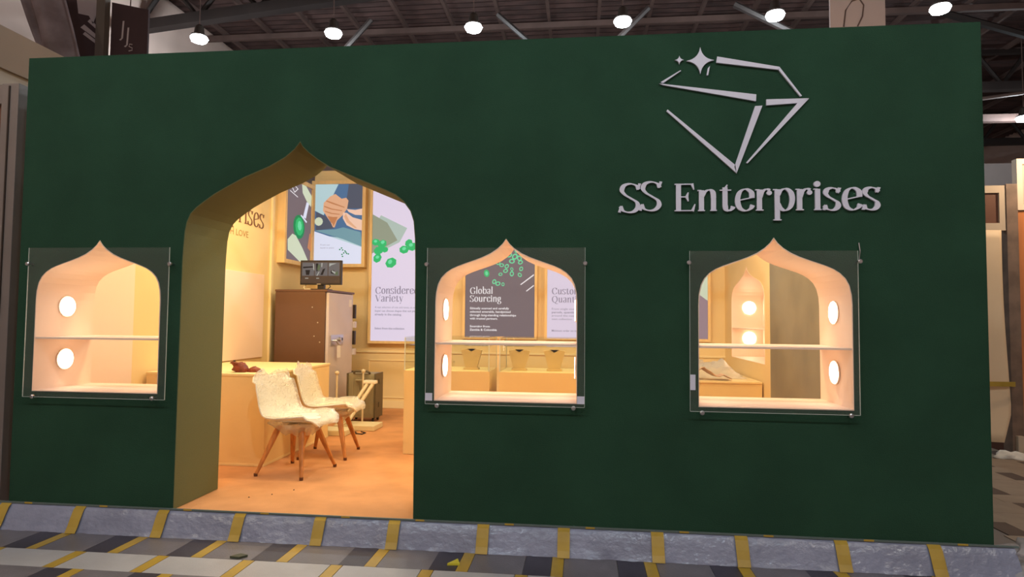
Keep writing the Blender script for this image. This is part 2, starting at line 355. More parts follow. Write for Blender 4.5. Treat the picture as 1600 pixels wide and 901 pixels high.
def glyph(bm, ch, fr, x, y, s, th, thick=.115, thin=.028, ylow=True):
    adv, strokes = G[ch]; th0 = th
    for si, (kd, *rest) in enumerate(strokes):
        q = rest[0]; th = th0*(1+.035*si)
        if ylow and not ch.isupper() and kd != 'b': q = [(a, b*1.13) for a, b in q]
        elif ylow and not ch.isupper(): q = (q[0], q[1]*(1.06 if ch == 'i' else 1.13), q[2])
        if kd == 'b':
            prism(bm, [(x+s*a, y+s*b) for a, b in ell(q[0], q[1], q[2], q[2], 0, 16)], fr, 0, th); continue
        if kd == 'c': pts = smooth(q)
        else: pts = [Vector(p) for p in q]
        Ls, Rs = [], []
        for i, p in enumerate(pts):
            d = (pts[min(i+1, len(pts)-1)]-pts[max(i-1, 0)])
            if d.length < 1e-6: d = Vector((1, 0))
            d.normalize(); n = Vector((-d.y, d.x))
            if kd == 't': wd = thick
            elif kd == 'h': wd = thin
            elif kd == 'w': wd = thin*.8 if i == 0 else thick*.62
            else:
                ang = math.atan2(d.y, d.x)-math.radians(-14 if ch in 'Ss' else 8)
                wd = thin+(thick*1.05-thin)*abs(math.sin(ang))**1.5
            Ls.append(p+n*wd/2); Rs.append(p-n*wd/2)
        poly = [(x+s*p.x, y+s*p.y) for p in Ls]+[(x+s*p.x, y+s*p.y) for p in Rs[::-1]]
        O, U, V, N = fr
        m_ = len(Ls); W_ = [O+U*(x+s*p.x)+V*(y+s*p.y) for p in Ls]; Q_ = [O+U*(x+s*p.x)+V*(y+s*p.y) for p in Rs]
        a = [bm.verts.new(v+N*th) for v in W_]; b = [bm.verts.new(v+N*th) for v in Q_]
        c = [bm.verts.new(v) for v in W_]; d2 = [bm.verts.new(v) for v in Q_]
        for i in range(m_-1):
            bm.faces.new((a[i], b[i], b[i+1], a[i+1])); bm.faces.new((a[i], a[i+1], c[i+1], c[i])); bm.faces.new((b[i+1], b[i], d2[i], d2[i+1]))
            bm.faces.new((c[i], c[i+1], d2[i+1], d2[i]))
        bm.faces.new((a[0], c[0], d2[0], b[0])); bm.faces.new((a[-1], b[-1], d2[-1], c[-1]))
    return adv*s
def width(t, s, tr=0): return sum((.28 if c == ' ' else G[c][0])*s+tr for c in t)
def word(bm, t, fr, x, y, s, th=.002, tr=0, **k):
    for c in t:
        if c != ' ': glyph(bm, c, fr, x, y, s, th, **k)
        x += (.28 if c == ' ' else G[c][0])*s+tr
    return x
def plain(bm, txt, fr, x, y, s, d=.001, bold=0, width_to=None):
    cu = bpy.data.curves.new('t', 'FONT'); cu.body = txt; cu.size = s; cu.resolution_u = 2; cu.offset = bold
    t = link(bpy.data.objects.new('tmp', cu)); bpy.context.view_layer.update()
    me = bpy.data.meshes.new_from_object(t.evaluated_get(bpy.context.evaluated_depsgraph_get())); bpy.data.objects.remove(t)
    O, U, V, N = fr; base = len(bm.verts)
    k = 1
    if width_to and me.vertices: k = width_to/max(v.co.x for v in me.vertices)
    vs = [bm.verts.new(O+U*(x+v.co.x*k)+V*(y+v.co.y)+N*d) for v in me.vertices]
    for p in me.polygons:
        try: bm.faces.new([vs[i] for i in p.vertices])
        except ValueError: pass
    return bm
# fascia lettering
FW = frame((0, -.001, 0), (1, 0, 0), (0, 0, 1))     # N points to -y
t = thing('shop_lettering', (4.75, 0, 1.90), 'large pale lettering SS Enterprises on the green wall above the right window', 'lettering')
s_ = .232
tot = width('nterprises', s_)+G['E'][0]*s_
x = 3.995
for i, c in enumerate('SS'):
    bm = NB(); glyph(bm, c, FW, 0, 1.899+i*.010, s_*1.06, .012, thick=.10)
    for v in bm.verts: v.co.x = x+v.co.x*1.14
    obj('letter', bm, lilac, t); x += .126
x = 4.322; kx = (5.505-x)/tot; s2 = s_
for c in 'Enterprises':
    bm = NB(); glyph(bm, c, FW, 0, 1.903, s2, .012)
    for v in bm.verts: v.co.x = x+v.co.x*kx
    obj('letter', bm, lilac, t); x += G[c][0]*s2*kx
# gem emblem
t = thing('gem_emblem', (4.69, 0, 2.13), 'outlined cut gem emblem with two sparkles above the lettering', 'emblem')
def fourstar(cx, cz, rx, rz):
    tips = [(cx, cz+rz), (cx+rx, cz), (cx, cz-rz), (cx-rx, cz)]; out = []
    for i in range(4):
        a, b = Vector(tips[i]), Vector(tips[(i+1) % 4]); c = Vector((cx, cz)); mid = c+(a-c)*.13+(b-c)*.13
        for k in range(7):
            q = k/7; out.append(tuple(a*(1-q)**2+mid*2*q*(1-q)+b*q*q))
    return out
obj('star', prism(NB(), fourstar(4.484, 2.822, .082, .083), FW, 0, .012), lilac, t)
obj('star', prism(NB(), fourstar(4.360, 2.830, .027, .027), FW, 0, .012), lilac, t)
for pts in ([(4.584, 2.843), (4.947, 2.767), (4.941, 2.750), (4.578, 2.806)], [(4.947, 2.765), (5.072, 2.588), (5.062, 2.585), (4.938, 2.752)],
            [(4.530, 2.73), (4.541, 2.787), (4.528, 2.772), (4.521, 2.731)], [(4.249, 2.697), (4.366, 2.766), (4.370, 2.762), (4.262, 2.690)],
            [(4.240, 2.688), (4.81, 2.604), (4.808, 2.563), (4.262, 2.678)], [(4.868, 2.572), (5.112, 2.572), (5.048, 2.545), (4.868, 2.536)],
            [(5.112, 2.570), (4.756, 2.187), (4.748, 2.192), (5.046, 2.545)], [(4.803, 2.533), (4.845, 2.535), (4.692, 2.128), (4.680, 2.168)],
            [(4.282, 2.516), (4.289, 2.526), (4.686, 2.178), (4.692, 2.130)]):
    obj('bar', prism(NB(), pts, FW, 0, .012), lilac, t)

# ------------------------------------------------------------------ stall shell
struct('floor', B(-.0, 6.077, .0, 4.78, -.15, -.002), carpet)['label'] = 'tan carpeted stall floor on a raised platform'
wl = struct('wall_left', B(0, .05, D, 4.75, 0, 3.0), cream)
wb = struct('wall_back', B(0, 6.077, 4.7, 4.78, 0, 3.32), cream)
BX = 5.65
ny, nh = 3.60, .72
nic = ogee(ny, nh, .80, 1.04)
wr = wall_with_holes('wall_right', [(D, 0), (4.70, 0), (4.70, 3.0), (D, 3.0)], [nic], .39, lambda c: (BX+.195+c.z, c.x, c.y), cream)
obj('outer_skin', B(6.04, 6.077, D, 4.70, 0, 3.0), [green], wr, label='green outer face')
obj('bare_board', B(BX-.012, BX-.0005, D+.005, 2.66, 0, 2.99), mottled, wr, label='unpainted mottled grey-brown board')
# niche in right wall
bm = liner(nic, -.004, .388, .006)
for v in bm.verts: v.co = Vector((BX+v.co.y, v.co.x, v.co.z))
nw = struct('window_4', bm, white_lam)
nw['label'] = 'ogee niche in the right inner wall with shelf and lit discs'
obj('niche_back', B(6.022, 6.034, ny-nh, ny+nh, .79, 1.87), white_lam, nw)
obj('shelf', B(BX, 6.02, ny-nh+.01, ny+nh-.01, 1.150, 1.162), white_lam, nw)
for s in (1, -1):
    for z in (1.41, 1.03):
        obj('led_disc', lathe(NB(), [(.078, 0), (.078, -s*.006), (.074, -s*.008)], (5.86, ny+s*(nh-.007), z), 28, 'y'), led, nw, label='round glowing disc lamp')
# left side box back, strip and battens
obj('window_back_panel', B(.05, .072, 1.95, 3.19, .775, 1.735, bev=.003), white_lam, wl, label='pinkish white panel set in the left wall')
obj('lit_wall_strip', B(.05, .066, D+.01, 1.03, .0, 2.98), white_lam, wl, label='white strip added beside the front wall in place of LED light')  # pale strip puts the LED light on this wall into colour
obj('batten', B(.05, .078, 3.345, 3.395, 0, 3.0, bev=.004), cream_trim, wl)
bb = struct('baseboard_back', B(1.0, BX, 4.685, 4.7, 0, .10, bev=.003), cream_trim)
fm = NB(); x0, x1, z0, z1 = .84, 2.05, .14, .66
for a in ((x0, x1, z1-.012, z1), (x0, x1, z0, z0+.012), (x0, x0+.012, z0, z1), (x1-.012, x1, z0, z1)): box(fm, a[0], a[1], 4.688, 4.7, a[2], a[3])
obj('panel_moulding', fm, cream_trim, wb)
obj('dado_rail', B(.05, BX, 4.68, 4.7, .76, .785, bev=.003), cream_trim, wb)

# sign on left wall (reads towards +y when facing it)
LW = frame((.051, 0, 0), (0, 1, 0), (0, 0, 1))
t = thing('wall_lettering', (.05, 2.3, 2.2), 'brown lettering high on the cream left inner wall, partly hidden by the arch', 'lettering')
br = mat('brown_vinyl', (120, 78, 44), .5); br2 = mat('ochre_vinyl', (176, 134, 70), .5)
tw = width('SS Enterprises', .30); xx = 3.19-tw
for c in 'SS Enterprises':
    if c != ' ':
        bm = NB(); glyph(bm, c, LW, xx, 2.275, .29, .004, thick=.08); obj('letter', bm, br, t)
    xx += (.28 if c == ' ' else G[c][0])*.30
obj('tagline', plain(NB(), 'CRAFTED WITH LOVE', LW, 1.75, 2.125, .10, .002, width_to=1.09), br2, t, label='smaller line CRAFTED WITH LOVE')

# ------------------------------------------------------------------ lightbox posters
white_bl = backlit('backlit_white', (226, 214, 236), .88)
dark_bl = backlit('backlit_grey', (120, 106, 112), .85)
gem1 = backlit('print_emerald', (52, 190, 112), .85); gem2 = backlit('print_mint', (110, 226, 168), .85); gem3 = backlit('print_deep_green', (30, 140, 84), .85)
olive_p = backlit('print_olive', (150, 158, 138), .85); sage_p = backlit('print_sage', (178, 196, 188), .85)
txt_g = backlit('print_grey_text', (150, 140, 160), .85); txt_w = backlit('print_white_text', (240, 236, 240), .9)
skin1 = backlit('print_skin', (232, 176, 138), .85); skin2 = backlit('print_skin_shade', (200, 132, 88), .85); skin3 = backlit('print_skin_light', (246, 204, 180), .85)
blue1 = backlit('print_blue', (84, 118, 158), .8); blue2 = backlit('print_slate', (88, 92, 108), .8); teal = backlit('print_teal', (120, 160, 172), .85); pale = backlit('print_pale_blue', (186, 214, 220), .85)
glove = backlit('print_cream_glove', (214, 224, 196), .85); pwhite = backlit('print_white', (220, 224, 244), .92)
def lightbox(label, fr, w, h, face, fw_=.035, depth=.10, art=(), group='lightbox posters on the stall walls'):
    """fr origin = lower left of picture on wall; N points into the room"""
    O, U, V, N = fr
    t = thing('lightbox_poster', tuple(O+U*w/2), label, 'poster', group)
    bm = NB()
    for a in ((-fw_, -fw_, w+fw_, 0), (-fw_, h, w+fw_, h+fw_), (-fw_, 0, 0, h), (w, 0, w+fw_, h)):
        prism(bm, [(a[0], a[1]), (a[2], a[1]), (a[2], a[3]), (a[0], a[3])], fr, 0, depth)
    obj('frame', bm, wood_frame, t)
    obj('face', prism(NB(), [(0, 0), (w, 0), (w, h), (0, h)], fr, .005, depth-.022), face, t)
    d = depth-.0215
    for name, mt, shapes in art:
        for i_, sh in enumerate(shapes):
            bm = NB(); e_ = i_*.00002
            if callable(sh): sh(bm, (O+N*(d+e_), U, V, N))
            else: prism(bm, sh, (O+N*(d+e_), U, V, N), 0, .0006)
            obj(name, bm, mt, t)
        d += .0008+.00002*len(shapes)
    return t
YB = 4.7
def gemcluster(c, lst, w=False):
    return [ell(x, y, r, r*.82, a, 7 if not w else 16) for x, y, r, a in lst]
def ring(cx, cy, r, a, k=.55):
    def f(bm, fr):
        o = ell(cx, cy, r, r*.8, a, 14); i = ell(cx, cy, r*k, r*.8*k, a, 14); O, U, V, N = fr
        vo = [bm.verts.new(O+U*p[0]+V*p[1]+N*.0005) for p in o]; vi = [bm.verts.new(O+U*p[0]+V*p[1]+N*.0005) for p in i]
        for j in range(14): bm.faces.new((vo[j], vo[(j+1) % 14], vi[(j+1) % 14], vi[j]))
    return f
def T(txt, x, y, s, tr=0, **k): return lambda bm, fr: word(bm, txt, fr, x, y, s, .0006, tr, **k)
def Pn(txt, x, y, s, wt=None, bold=0): return lambda bm, fr: plain(bm, txt, fr, x, y, s, .0006, bold, wt)
# Considered Variety: origin x .878 z .92
def q(x, y): return ((x-50)/385, (845-y)/385)
lightbox('tall white lightbox poster headed Considered Variety with green gems on a folded paper', frame((.885, YB, .925), (1, 0, 0), (0, 0, 1)), .95, 2.08, white_bl, art=[
    ('paper_fold', sage_p, [[q(95, 175), q(240, 245), q(200, 320), q(120, 360), q(50, 250)]]),
    ('paper_shadow', olive_p, [[q(50, 170), q(130, 215), q(188, 310), q(110, 352), q(50, 380)]]),
    ('gem', gem1, gemcluster(0, [(*q(70, 320), .06, 0), (*q(105, 330), .07, .6), (*q(85, 365), .07, .3), (*q(80, 405), .07, 1), (*q(120, 360), .05, .2), (*q(155, 430), .085, .5), (*q(225, 360), .07, .1), (*q(250, 325), .06, .8), (*q(270, 345), .07, .3)])),
    ('gem_facet', gem2, gemcluster(0, [(*q(68, 315), .025, 0), (*q(108, 320), .03, .6), (*q(80, 400), .028, .3), (*q(150, 425), .035, 1), (*q(225, 355), .03, .5), (*q(262, 335), .03, .2)])),
    ('heading', txt_g, [T('Considered', *q(72, 595), .128, .003), T('Variety', *q(72, 637), .128, .003)]),
    ('body_text', txt_g, [Pn('A vast selection of cuts and tones, so every', *q(72, 672), .04, .62), Pn('buyer can choose shapes that suit pieces', *q(72, 691), .04, .62, .0004), Pn('already in the catalog.', *q(72, 710), .04, .38, .0006), Pn('Select from the collection', *q(72, 784), .04, .42, .0008)])])
# Global Sourcing
def q(x, y): return ((x-45)/648, (815-y)/648)
gr = []
for x, y, r, a in ((430, 100, .042, .4), (480, 115, .045, 1), (455, 155, .04, 0), (520, 130, .04, 2), (530, 165, .035, .5), (335, 170, .032, .6), (365, 190, .032, 0), (410, 200, .034, 1), (400, 240, .034, .3), (455, 225, .025, 2), (455, 265, .036, 1.5),
                   (355, 270, .028, .2), (537, 222, .032, 1.2), (525, 275, .032, 2.2), (300, 335, .034, 1.2), (333, 352, .036, .4), (378, 358, .026, 1.6), (500, 60, .04, 1), (560, 80, .045, .2), (440, 40, .04, .6), (380, 60, .036, 1.2), (250, 110, .03, .7), (195, 175, .028, 1), (300, 140, .03, .2), (590, 20, .045, .9), (480, -20, .045, 0), (540, -70, .05, .7), (400, -60, .045, .4), (300, 20, .035, .9)):
    gr.append(ring(*q(x, y), r, a))
lightbox('grey lightbox poster headed Global Sourcing with scattered green gems', frame((2.206, YB, 1.005), (1, 0, 0), (0, 0, 1)), .945, 2.0, dark_bl, art=[
    ('gem', gem2, gr), ('gem_solid', gem1, [ell(*q(232, 262), .038, .050, .2, 18)]), ('gem_facet', gem2, [ell(*q(232, 262), .022, .032, .2, 6)]),
    ('tweezer_line', txt_w, [[q(530, 358), q(537, 364), q(650, 280), q(648, 268)], [q(580, 415), q(588, 420), q(650, 372), q(648, 362)]]),
    ('heading', txt_w, [T('Global', *q(85, 442), .118, .003), T('Sourcing', *q(85, 512), .118, .003)]),
    ('body_text', txt_w, [Pn('Ethically sourced and carefully', *q(88, 578), .040, .535, .0010), Pn('selected emeralds, handpicked', *q(88, 608), .040, .555, .0010), Pn('through long-standing relationships', *q(88, 638), .040, .63, .0010), Pn('with trusted partners.', *q(88, 668), .040, .38, .0010),
                          Pn('Sourcing from', *q(88, 736), .040, .275, .0012), Pn('Zambia & Colombia', *q(88, 766), .040, .37, .0012)])])
# Custom Quantities
lightbox('white lightbox poster headed Custom Quantities seen through the middle window', frame((3.32, YB, 1.005), (1, 0, 0), (0, 0, 1)), .945, 2.0, white_bl, art=[
    ('heading', txt_g, [T('Custom', .06, .575, .118, .003), T('Quantities', .06, .465, .118, .003)]),
    ('body_text', txt_g, [Pn('From single stones to bulk', .06, .365, .040, .50), Pn('parcels, quantities shaped', .06, .320, .040, .50, .0006), Pn('around the needs of your', .06, .275, .040, .50), Pn('own collection.', .06, .230, .040, .28), Pn('Minimum order on request', .06, .075, .040, .42, .0004)])])
# right hand lilac poster
lil_bl = backlit('backlit_lilac', (168, 142, 152), .7)
lightbox('muted lilac lightbox poster with cream corner seen through the right window', frame((4.47, YB, 1.005), (1, 0, 0), (0, 0, 1)), .945, 2.0, lil_bl, art=[
    ('corner_shape', glove, [[(.2, 1.05), (.945, .50), (.945, 1.2), (.4, 1.45)]])])
# hands poster (back wall, upper left)
def q(x, y): return ((x-50)/420*.70, (860-y)/810*1.12)
hands = lightbox('lightbox poster of two hands holding a small stone on the back wall', frame((.055, YB, 1.985), (1, 0, 0), (0, 0, 1)), .69, 1.12, pale, fw_=.045, depth=.12, art=[
    ('cloth_blue', blue1, [[q(250, 50), q(470, 50), q(470, 690), q(300, 600), q(50, 560), q(50, 320), q(150, 380), q(210, 150)]]),
    ('cloth_slate', blue2, [[q(340, 50), q(470, 50), q(470, 300), q(330, 300), q(325, 190)], [q(60, 330), q(150, 380), q(220, 500), q(60, 520)]]),
    ('table_top', teal, [[q(50, 520), q(230, 510), q(300, 490), q(450, 540), q(470, 690), q(300, 610)]]),
    ('thumb_patch', glove, [ell(*q(85, 430), .06, .06, 0, 12)]),
    ('left_hand', skin1, [[q(225, 150), q(180, 175), q(125, 240), q(120, 320), q(160, 390), q(190, 440), q(210, 490), q(225, 490), q(245, 420), q(290, 370), q(330, 300), q(340, 220), q(320, 190), q(280, 200)]]),
    ('left_fingers', skin2, [[q(150, 215), q(210, 240), q(310, 285), q(305, 292), q(200, 252), q(145, 225)], [q(130, 270), q(200, 300), q(290, 318), q(285, 326), q(195, 310), q(130, 282)], [q(135, 320), q(200, 345), q(270, 355), q(265, 362), q(195, 354), q(140, 332)], [q(160, 375), q(210, 385), q(250, 385), q(215, 480), q(205, 450), q(190, 440)]]),
    ('right_hand', skin3, [[q(325, 305), q(400, 315), q(470, 300), q(470, 370), q(400, 365), q(345, 335)], [q(295, 340), q(330, 345), q(380, 390), q(470, 420), q(470, 525), q(400, 510), q(330, 470), q(295, 400)]]),
    ('right_fingers', skin1, [[q(320, 350), q(350, 420), q(420, 500), q(400, 500), q(330, 440), q(305, 380)]]),
    ('white_foot', pwhite, [[q(50, 530), q(470, 695), q(470, 860), q(50, 860)]]),
    ('gem', gem3, [ell(*q(x, y), .012, .010, .3, 7) for x, y in ((290, 700), (275, 715), (300, 720), (320, 730), (310, 750), (335, 755), (350, 760), (295, 765), (300, 785), (328, 742))]),
    ('script_text', txt_g, [Pn('From our', *q(105, 675), .03, .14), Pn('hands to yours', *q(105, 705), .03, .20)])])
# dark poster with tweezers on left wall
def q(x, y): return ((x-68)/147*.74, (775-y)/470*1.02)
lw = lightbox('dark lightbox poster of tweezers holding an oval emerald on the left wall corner', frame((.05, 3.57, 1.96), (0, 1, 0), (0, 0, 1)), .74, 1.02, dark_bl, fw_=.05, depth=.10, art=[
    ('tweezer_top', glove, [[q(155, 305), q(180, 305), q(215, 350), q(213, 420), q(185, 395), q(160, 355)]]),
    ('tweezer_rod', pwhite, [[q(185, 400), q(200, 405), q(182, 505), q(165, 500)], [q(155, 490), q(190, 520), q(186, 530), q(150, 498)]]),
    ('emerald', gem3, [ell(*q(143, 568), .165, .155, 0, 24)]), ('emerald_face', gem1, [ell(*q(145, 565), .12, .12, 0, 10)]), ('emerald_table', gem2, [ell(*q(146, 560), .06, .065, .3, 8)]),
    ('glove_hand', glove, [[q(105, 620), q(125, 625), q(165, 690), q(205, 770), q(150, 774), q(82, 720), q(80, 660)]]),
    ('finger_blur', skin2, [[q(205, 590), q(215, 585), q(215, 700), q(195, 680)]]),
    ('small_emblem', txt_w, [[q(92, 340), q(108, 330), q(132, 345), q(130, 349), q(108, 335), q(95, 345)], [q(92, 345), q(96, 343), q(112, 372), q(110, 376)], [q(132, 345), q(128, 346), q(110, 372), q(112, 376)], [q(86, 372), q(130, 392), q(130, 397), q(86, 377)]])])
# ------------------------------------------------------------------ left counter
t = thing('counter', (.6, 2.2, 0), 'plain cream box counter against the left wall behind the chairs', 'counter')
obj('body', B(.082, 1.15, 1.195, 2.55, 0, .745), cream, t)
obj('top', B(.082, 1.158, 1.187, 2.555, .745, .765, bev=.003), cream_trim, t)
obj('plinth_line', B(.09, 1.154, 1.191, 2.55, 0, .02), cream_trim, t)
# crumpled pouch
def lump(c, sx, sy, sz, seed, n=3, amp=.35, flat=True):
    bm = NB(); bmesh.ops.create_icosphere(bm, subdivisions=n, radius=1)
    for v in bm.verts:
        k = 1+amp*noise.noise(v.co*1.7+Vector((seed, 0, 0)))*1.6+amp*.5*noise.noise(v.co*4+Vector((0, seed, 0)))
        v.co = Vector((v.co.x*sx*k, v.co.y*sy*k, max(v.co.z*sz*k, -.3*sz) if flat else v.co.z*sz*k))
    mz = min(v.co.z for v in bm.verts)
    for v in bm.verts: v.co += Vector((c[0], c[1], c[2]-mz))
    return bm
t = thing('leather_pouch', (.90, 1.36, .765), 'crumpled red-brown leather pouch lying on the left counter', 'pouch')
bm = NB(); n = 16; R = []
for j, (h, rr) in enumerate([(0, .055), (.02, .068), (.045, .062), (.065, .052), (.08, .060)]):
    ringv = []
    for i in range(n):
        a = 2*PI*i/n; k = rr*(1+.28*noise.noise(Vector((math.cos(a)*1.5, math.sin(a)*1.5, j*.7)))*1.5)
        ringv.append(bm.verts.new((.865+math.cos(a)*k*1.0-.012*j, 1.34+math.sin(a)*k*.9, .766+h+.022*noise.noise(Vector((a*2, j, 3))) if j else .766)))
    R.append(ringv)
for j in range(4):
    for i in range(n): bm.faces.new((R[j][i], R[j][(i+1) % n], R[j+1][(i+1) % n], R[j+1][i]))
bm.faces.new(R[0]); bm.faces.new(R[-1])
obj('bag', bm, leather, t, smooth=True)
obj('flap', lump((.955, 1.37, .766), .055, .04, .03, 4), leather, t, smooth=True)
tag(obj('screw_cap', lathe(NB(), [(.012, 0), (.012, .018), (.009, .021)], (.17, 2.42, .765), 10), black, loc=(.17, 2.42, .765)), 'tiny dark cap left on the counter beside the wall panel', 'cap')
tag(obj('screw_cap', lathe(NB(), [(.010, 0), (.010, .012), (.007, .014)], (.92, 2.3, .765), 10), black, loc=(.92, 2.3, .765)), 'tiny dark cap on the counter top near the chair back', 'cap')

# ------------------------------------------------------------------ safe with monitor
t = thing('steel_safe', (.5, 3.75, 0), 'tall brown steel safe with grey door in the back left corner', 'safe')
obj('body', B(.16, .775, 3.30, 4.20, .03, 1.545, bev=.006), brown_metal, t)
obj('top_plate', B(.155, .80, 3.295, 4.205, 1.545, 1.57, bev=.004), brown_metal, t)
obj('base', B(.17, .77, 3.32, 4.18, 0, .03), darkmet, t)
dr = obj('door', B(.778, .812, 3.325, 4.12, .06, 1.535, bev=.004), grey_door, t, label='pale grey enamelled door')
hp = obj('handle_plate', B(.812, .822, 3.38, 3.78, .90, 1.03, bev=.003), silver, dr)
obj('handle', path(NB(), [(.822, 3.45, .965), (.862, 3.45, .965), (.866, 3.50, .93), (.866, 3.56, .91)], .012), silver, dr)
obj('dial', lathe(NB(), [(.028, 0), (.028, .02), (.02, .026)], (.822, 3.64, .975), 16, 'x'), silver, dr)
obj('keyhole', lathe(NB(), [(.018, 0), (.018, .008)], (.822, 3.73, .975), 12, 'x'), darkmet, dr)
obj('paper_tag', B(.868, .871, 3.47, 3.57, .76, .905), paper, dr, label='white paper tag hanging from the handle')
obj('sticker', B(.812, .814, 3.98, 4.07, 1.38, 1.47), paper, dr, label='small white sticker')
for z in (1.32, .98, .46):
    obj('hinge', B(.78, .84, 4.125, 4.175, z-.09, z+.09, bev=.006), darkmet, t, label='dark hinge')
for z in (1.15, .80): obj('hinge_plate', B(.78, .845, 4.12, 4.18, z-.04, z+.04, bev=.004), grey_door, t)
for x, z in ((.62, 1.36), (.69, 1.18), (.65, 1.02), (.72, .95)): obj('rivet', lathe(NB(), [(.008, 0), (.008, -.004)], (x, 3.30, z), 8, 'y'), silver, t)
t = thing('monitor', (.65, 3.5, 1.57), 'small black flat monitor showing camera feeds on top of the safe', 'monitor')
MA = frame((.387, 3.455, 1.648), (1, .03, 0), (-.0, 0, 1))
obj('housing', B(.387, .904, 3.46, 3.50, 1.634, 1.93, bev=.006), black, t)
scr = obj('screen', B(.402, .889, 3.457, 3.461, 1.652, 1.915), mat('screen_dark', (40, 34, 34), .3, emit=.5, ecol=lin((62, 50, 50))), t)
a1 = backlit('feed_grey', (110, 108, 112), .7); a2 = backlit('feed_white', (176, 182, 180), .7); a3 = backlit('feed_green', (96, 112, 84), .7); a4 = backlit('feed_black', (34, 32, 36), .7)
MF = frame((.402, 3.457, 1.652), (1, 0, 0), (0, 0, 1))
def feed(mt, shapes, d):
    for sh in shapes: obj('camera_feed', prism(NB(), sh, MF, d, d+.0006), mt, scr)
feed(a1, [[(.01, .09), (.16, .09), (.16, .25), (.01, .25)], [(.17, .09), (.33, .09), (.33, .25), (.17, .25)], [(.34, .09), (.478, .09), (.478, .25), (.34, .25)]], 0)
feed(a4, [[(.02, .18), (.15, .19), (.14, .205), (.02, .20)], [(.06, .10), (.10, .10), (.11, .16), (.05, .16)], [(.19, .14), (.22, .16), (.21, .24), (.18, .24)], [(.24, .10), (.27, .10), (.30, .18), (.27, .17)], [(.37, .12), (.42, .11), (.41, .16), (.37, .15)]], .0008)
feed(a2, [[(.15, .17), (.165, .15), (.16, .23), (.145, .24)], [(.19, .09), (.205, .09), (.23, .14), (.22, .14)], [(.25, .20), (.26, .19), (.265, .245), (.25, .245)], [(.35, .20), (.38, .22), (.44, .24), (.35, .24)], [(.38, .14), (.44, .10), (.45, .12), (.39, .155)], [(.05, .055), (.09, .055), (.09, .065), (.05, .065)], [(.19, .055), (.225, .055), (.225, .065), (.19, .065)]], .0016)
feed(a3, [[(.20, .16), (.23, .15), (.24, .22), (.21, .23)], [(.42, .10), (.46, .10), (.46, .15), (.43, .13)]], .0024)
obj('logo_strip', B(.60, .65, 3.455, 3.459, 1.638, 1.646), silver, t)
obj('neck', B(.60, .68, 3.48, 3.53, 1.582, 1.66), black, t)
obj('foot', B(.54, .74, 3.42, 3.60, 1.57, 1.584, bev=.003), black, t)
obj('cable', path(NB(), [(.45, 3.5, 1.64), (.43, 3.47, 1.60), (.46, 3.44, 1.577), (.52, 3.43, 1.58), (.56, 3.46, 1.577)], .006), foam, t)
obj('cable', path(NB(), [(.74, 3.5, 1.64), (.77, 3.46, 1.61), (.75, 3.42, 1.577), (.70, 3.38, 1.577)], .005), black, t)

# ------------------------------------------------------------------ suitcase, tubes and foam blocks
t = thing('suitcase', (1.20, 3.62, 0), 'grey-olive hard-shell suitcase standing upright beside the safe', 'suitcase')
obj('shell', B(1.0, 1.345, 3.48, 3.74, .05, .58, bev=.035), olive, t, smooth=False)
for x in (1.06, 1.13, 1.20, 1.27): obj('rib', B(x, x+.02, 3.472, 3.482, .10, .53, bev=.003), olive, t)
for x in (.992, 1.333): obj('edge_band', B(x, x+.02, 3.47, 3.75, .05, .58, bev=.006), olive_d, t)
obj('handle', path(NB(), [(1.08, 3.50, .57), (1.08, 3.47, .595), (1.11, 3.46, .605), (1.24, 3.46, .605), (1.27, 3.47, .595), (1.27, 3.50, .57)], .013), olive_d, t)
obj('front_handle', path(NB(), [(1.12, 3.48, .50), (1.12, 3.44, .50), (1.30, 3.44, .50), (1.30, 3.48, .50)], .014), olive, t)
for x in (1.04, 1.31):
    for y in (3.52, 3.70): obj('wheel', lathe(NB(), [(.018, -.012), (.025, -.008), (.025, .008), (.018, .012)], (x, y, .025), 12, 'x'), black, t)
for z in (.2, .48): obj('latch', B(1.345, 1.362, 3.58, 3.62, z-.03, z+.03, bev=.004), olive_d, t)
def pole(name, label, p0, p1, r, head, grp):
    t = thing(name, p0, label, 'pole', grp)
    obj('tube', tube(NB(), p0, p1, r), pole_m, t)
    obj('cap', lathe(NB(), head, p1, 14), pole_m, t, smooth=True)
    return t
g = 'cream poles beside the suitcase'
ballh = [(.010, -.01), (.022, .0), (.026, .014), (.022, .028), (.008, .036)]
pole('stand_pole', 'thin upright cream pole with a rounded knob before the safe door', (1.02, 3.10, .0), (1.02, 3.10, .60), .011, ballh, g)
pole('stand_pole', 'thin upright cream pole with a rounded knob before the suitcase', (1.22, 3.40, .0), (1.222, 3.40, .60), .011, ballh, g)
t = thing('double_tube_stand', (1.18, 3.0, .06), 'pair of leaning cream tubes joined under one flat oval cap', 'stand')
for dx in (0, .065): obj('tube', tube(NB(), (1.13+dx, 2.98, .075), (1.30+dx, 3.33, .475), .021), pole_m, t)
obj('cap', B(1.255, 1.41, 3.30, 3.37, .475, .515, bev=.015), white_pl, t)
obj('hook_wire', path(NB(), [(1.14, 2.97, .08), (1.17, 2.93, .062), (1.23, 2.93, .10), (1.25, 2.96, .20), (1.26, 3.0, .30)], .006), pole_m, t)
tag(obj('foam_block', B(1.06, 1.52, 2.93, 3.24, .0, .055, bev=.008), foam, loc=(1.3, 3.1, 0)), 'flat cream foam slab under the leaning tubes', 'foam block', 'foam slabs on the floor')
tag(obj('foam_block', B(.90, 1.32, 2.60, 2.86, .0, .055, bev=.008), foam, loc=(1.1, 2.66, 0)), 'flat cream foam slab on the floor behind the nearer chair legs', 'foam block', 'foam slabs on the floor')
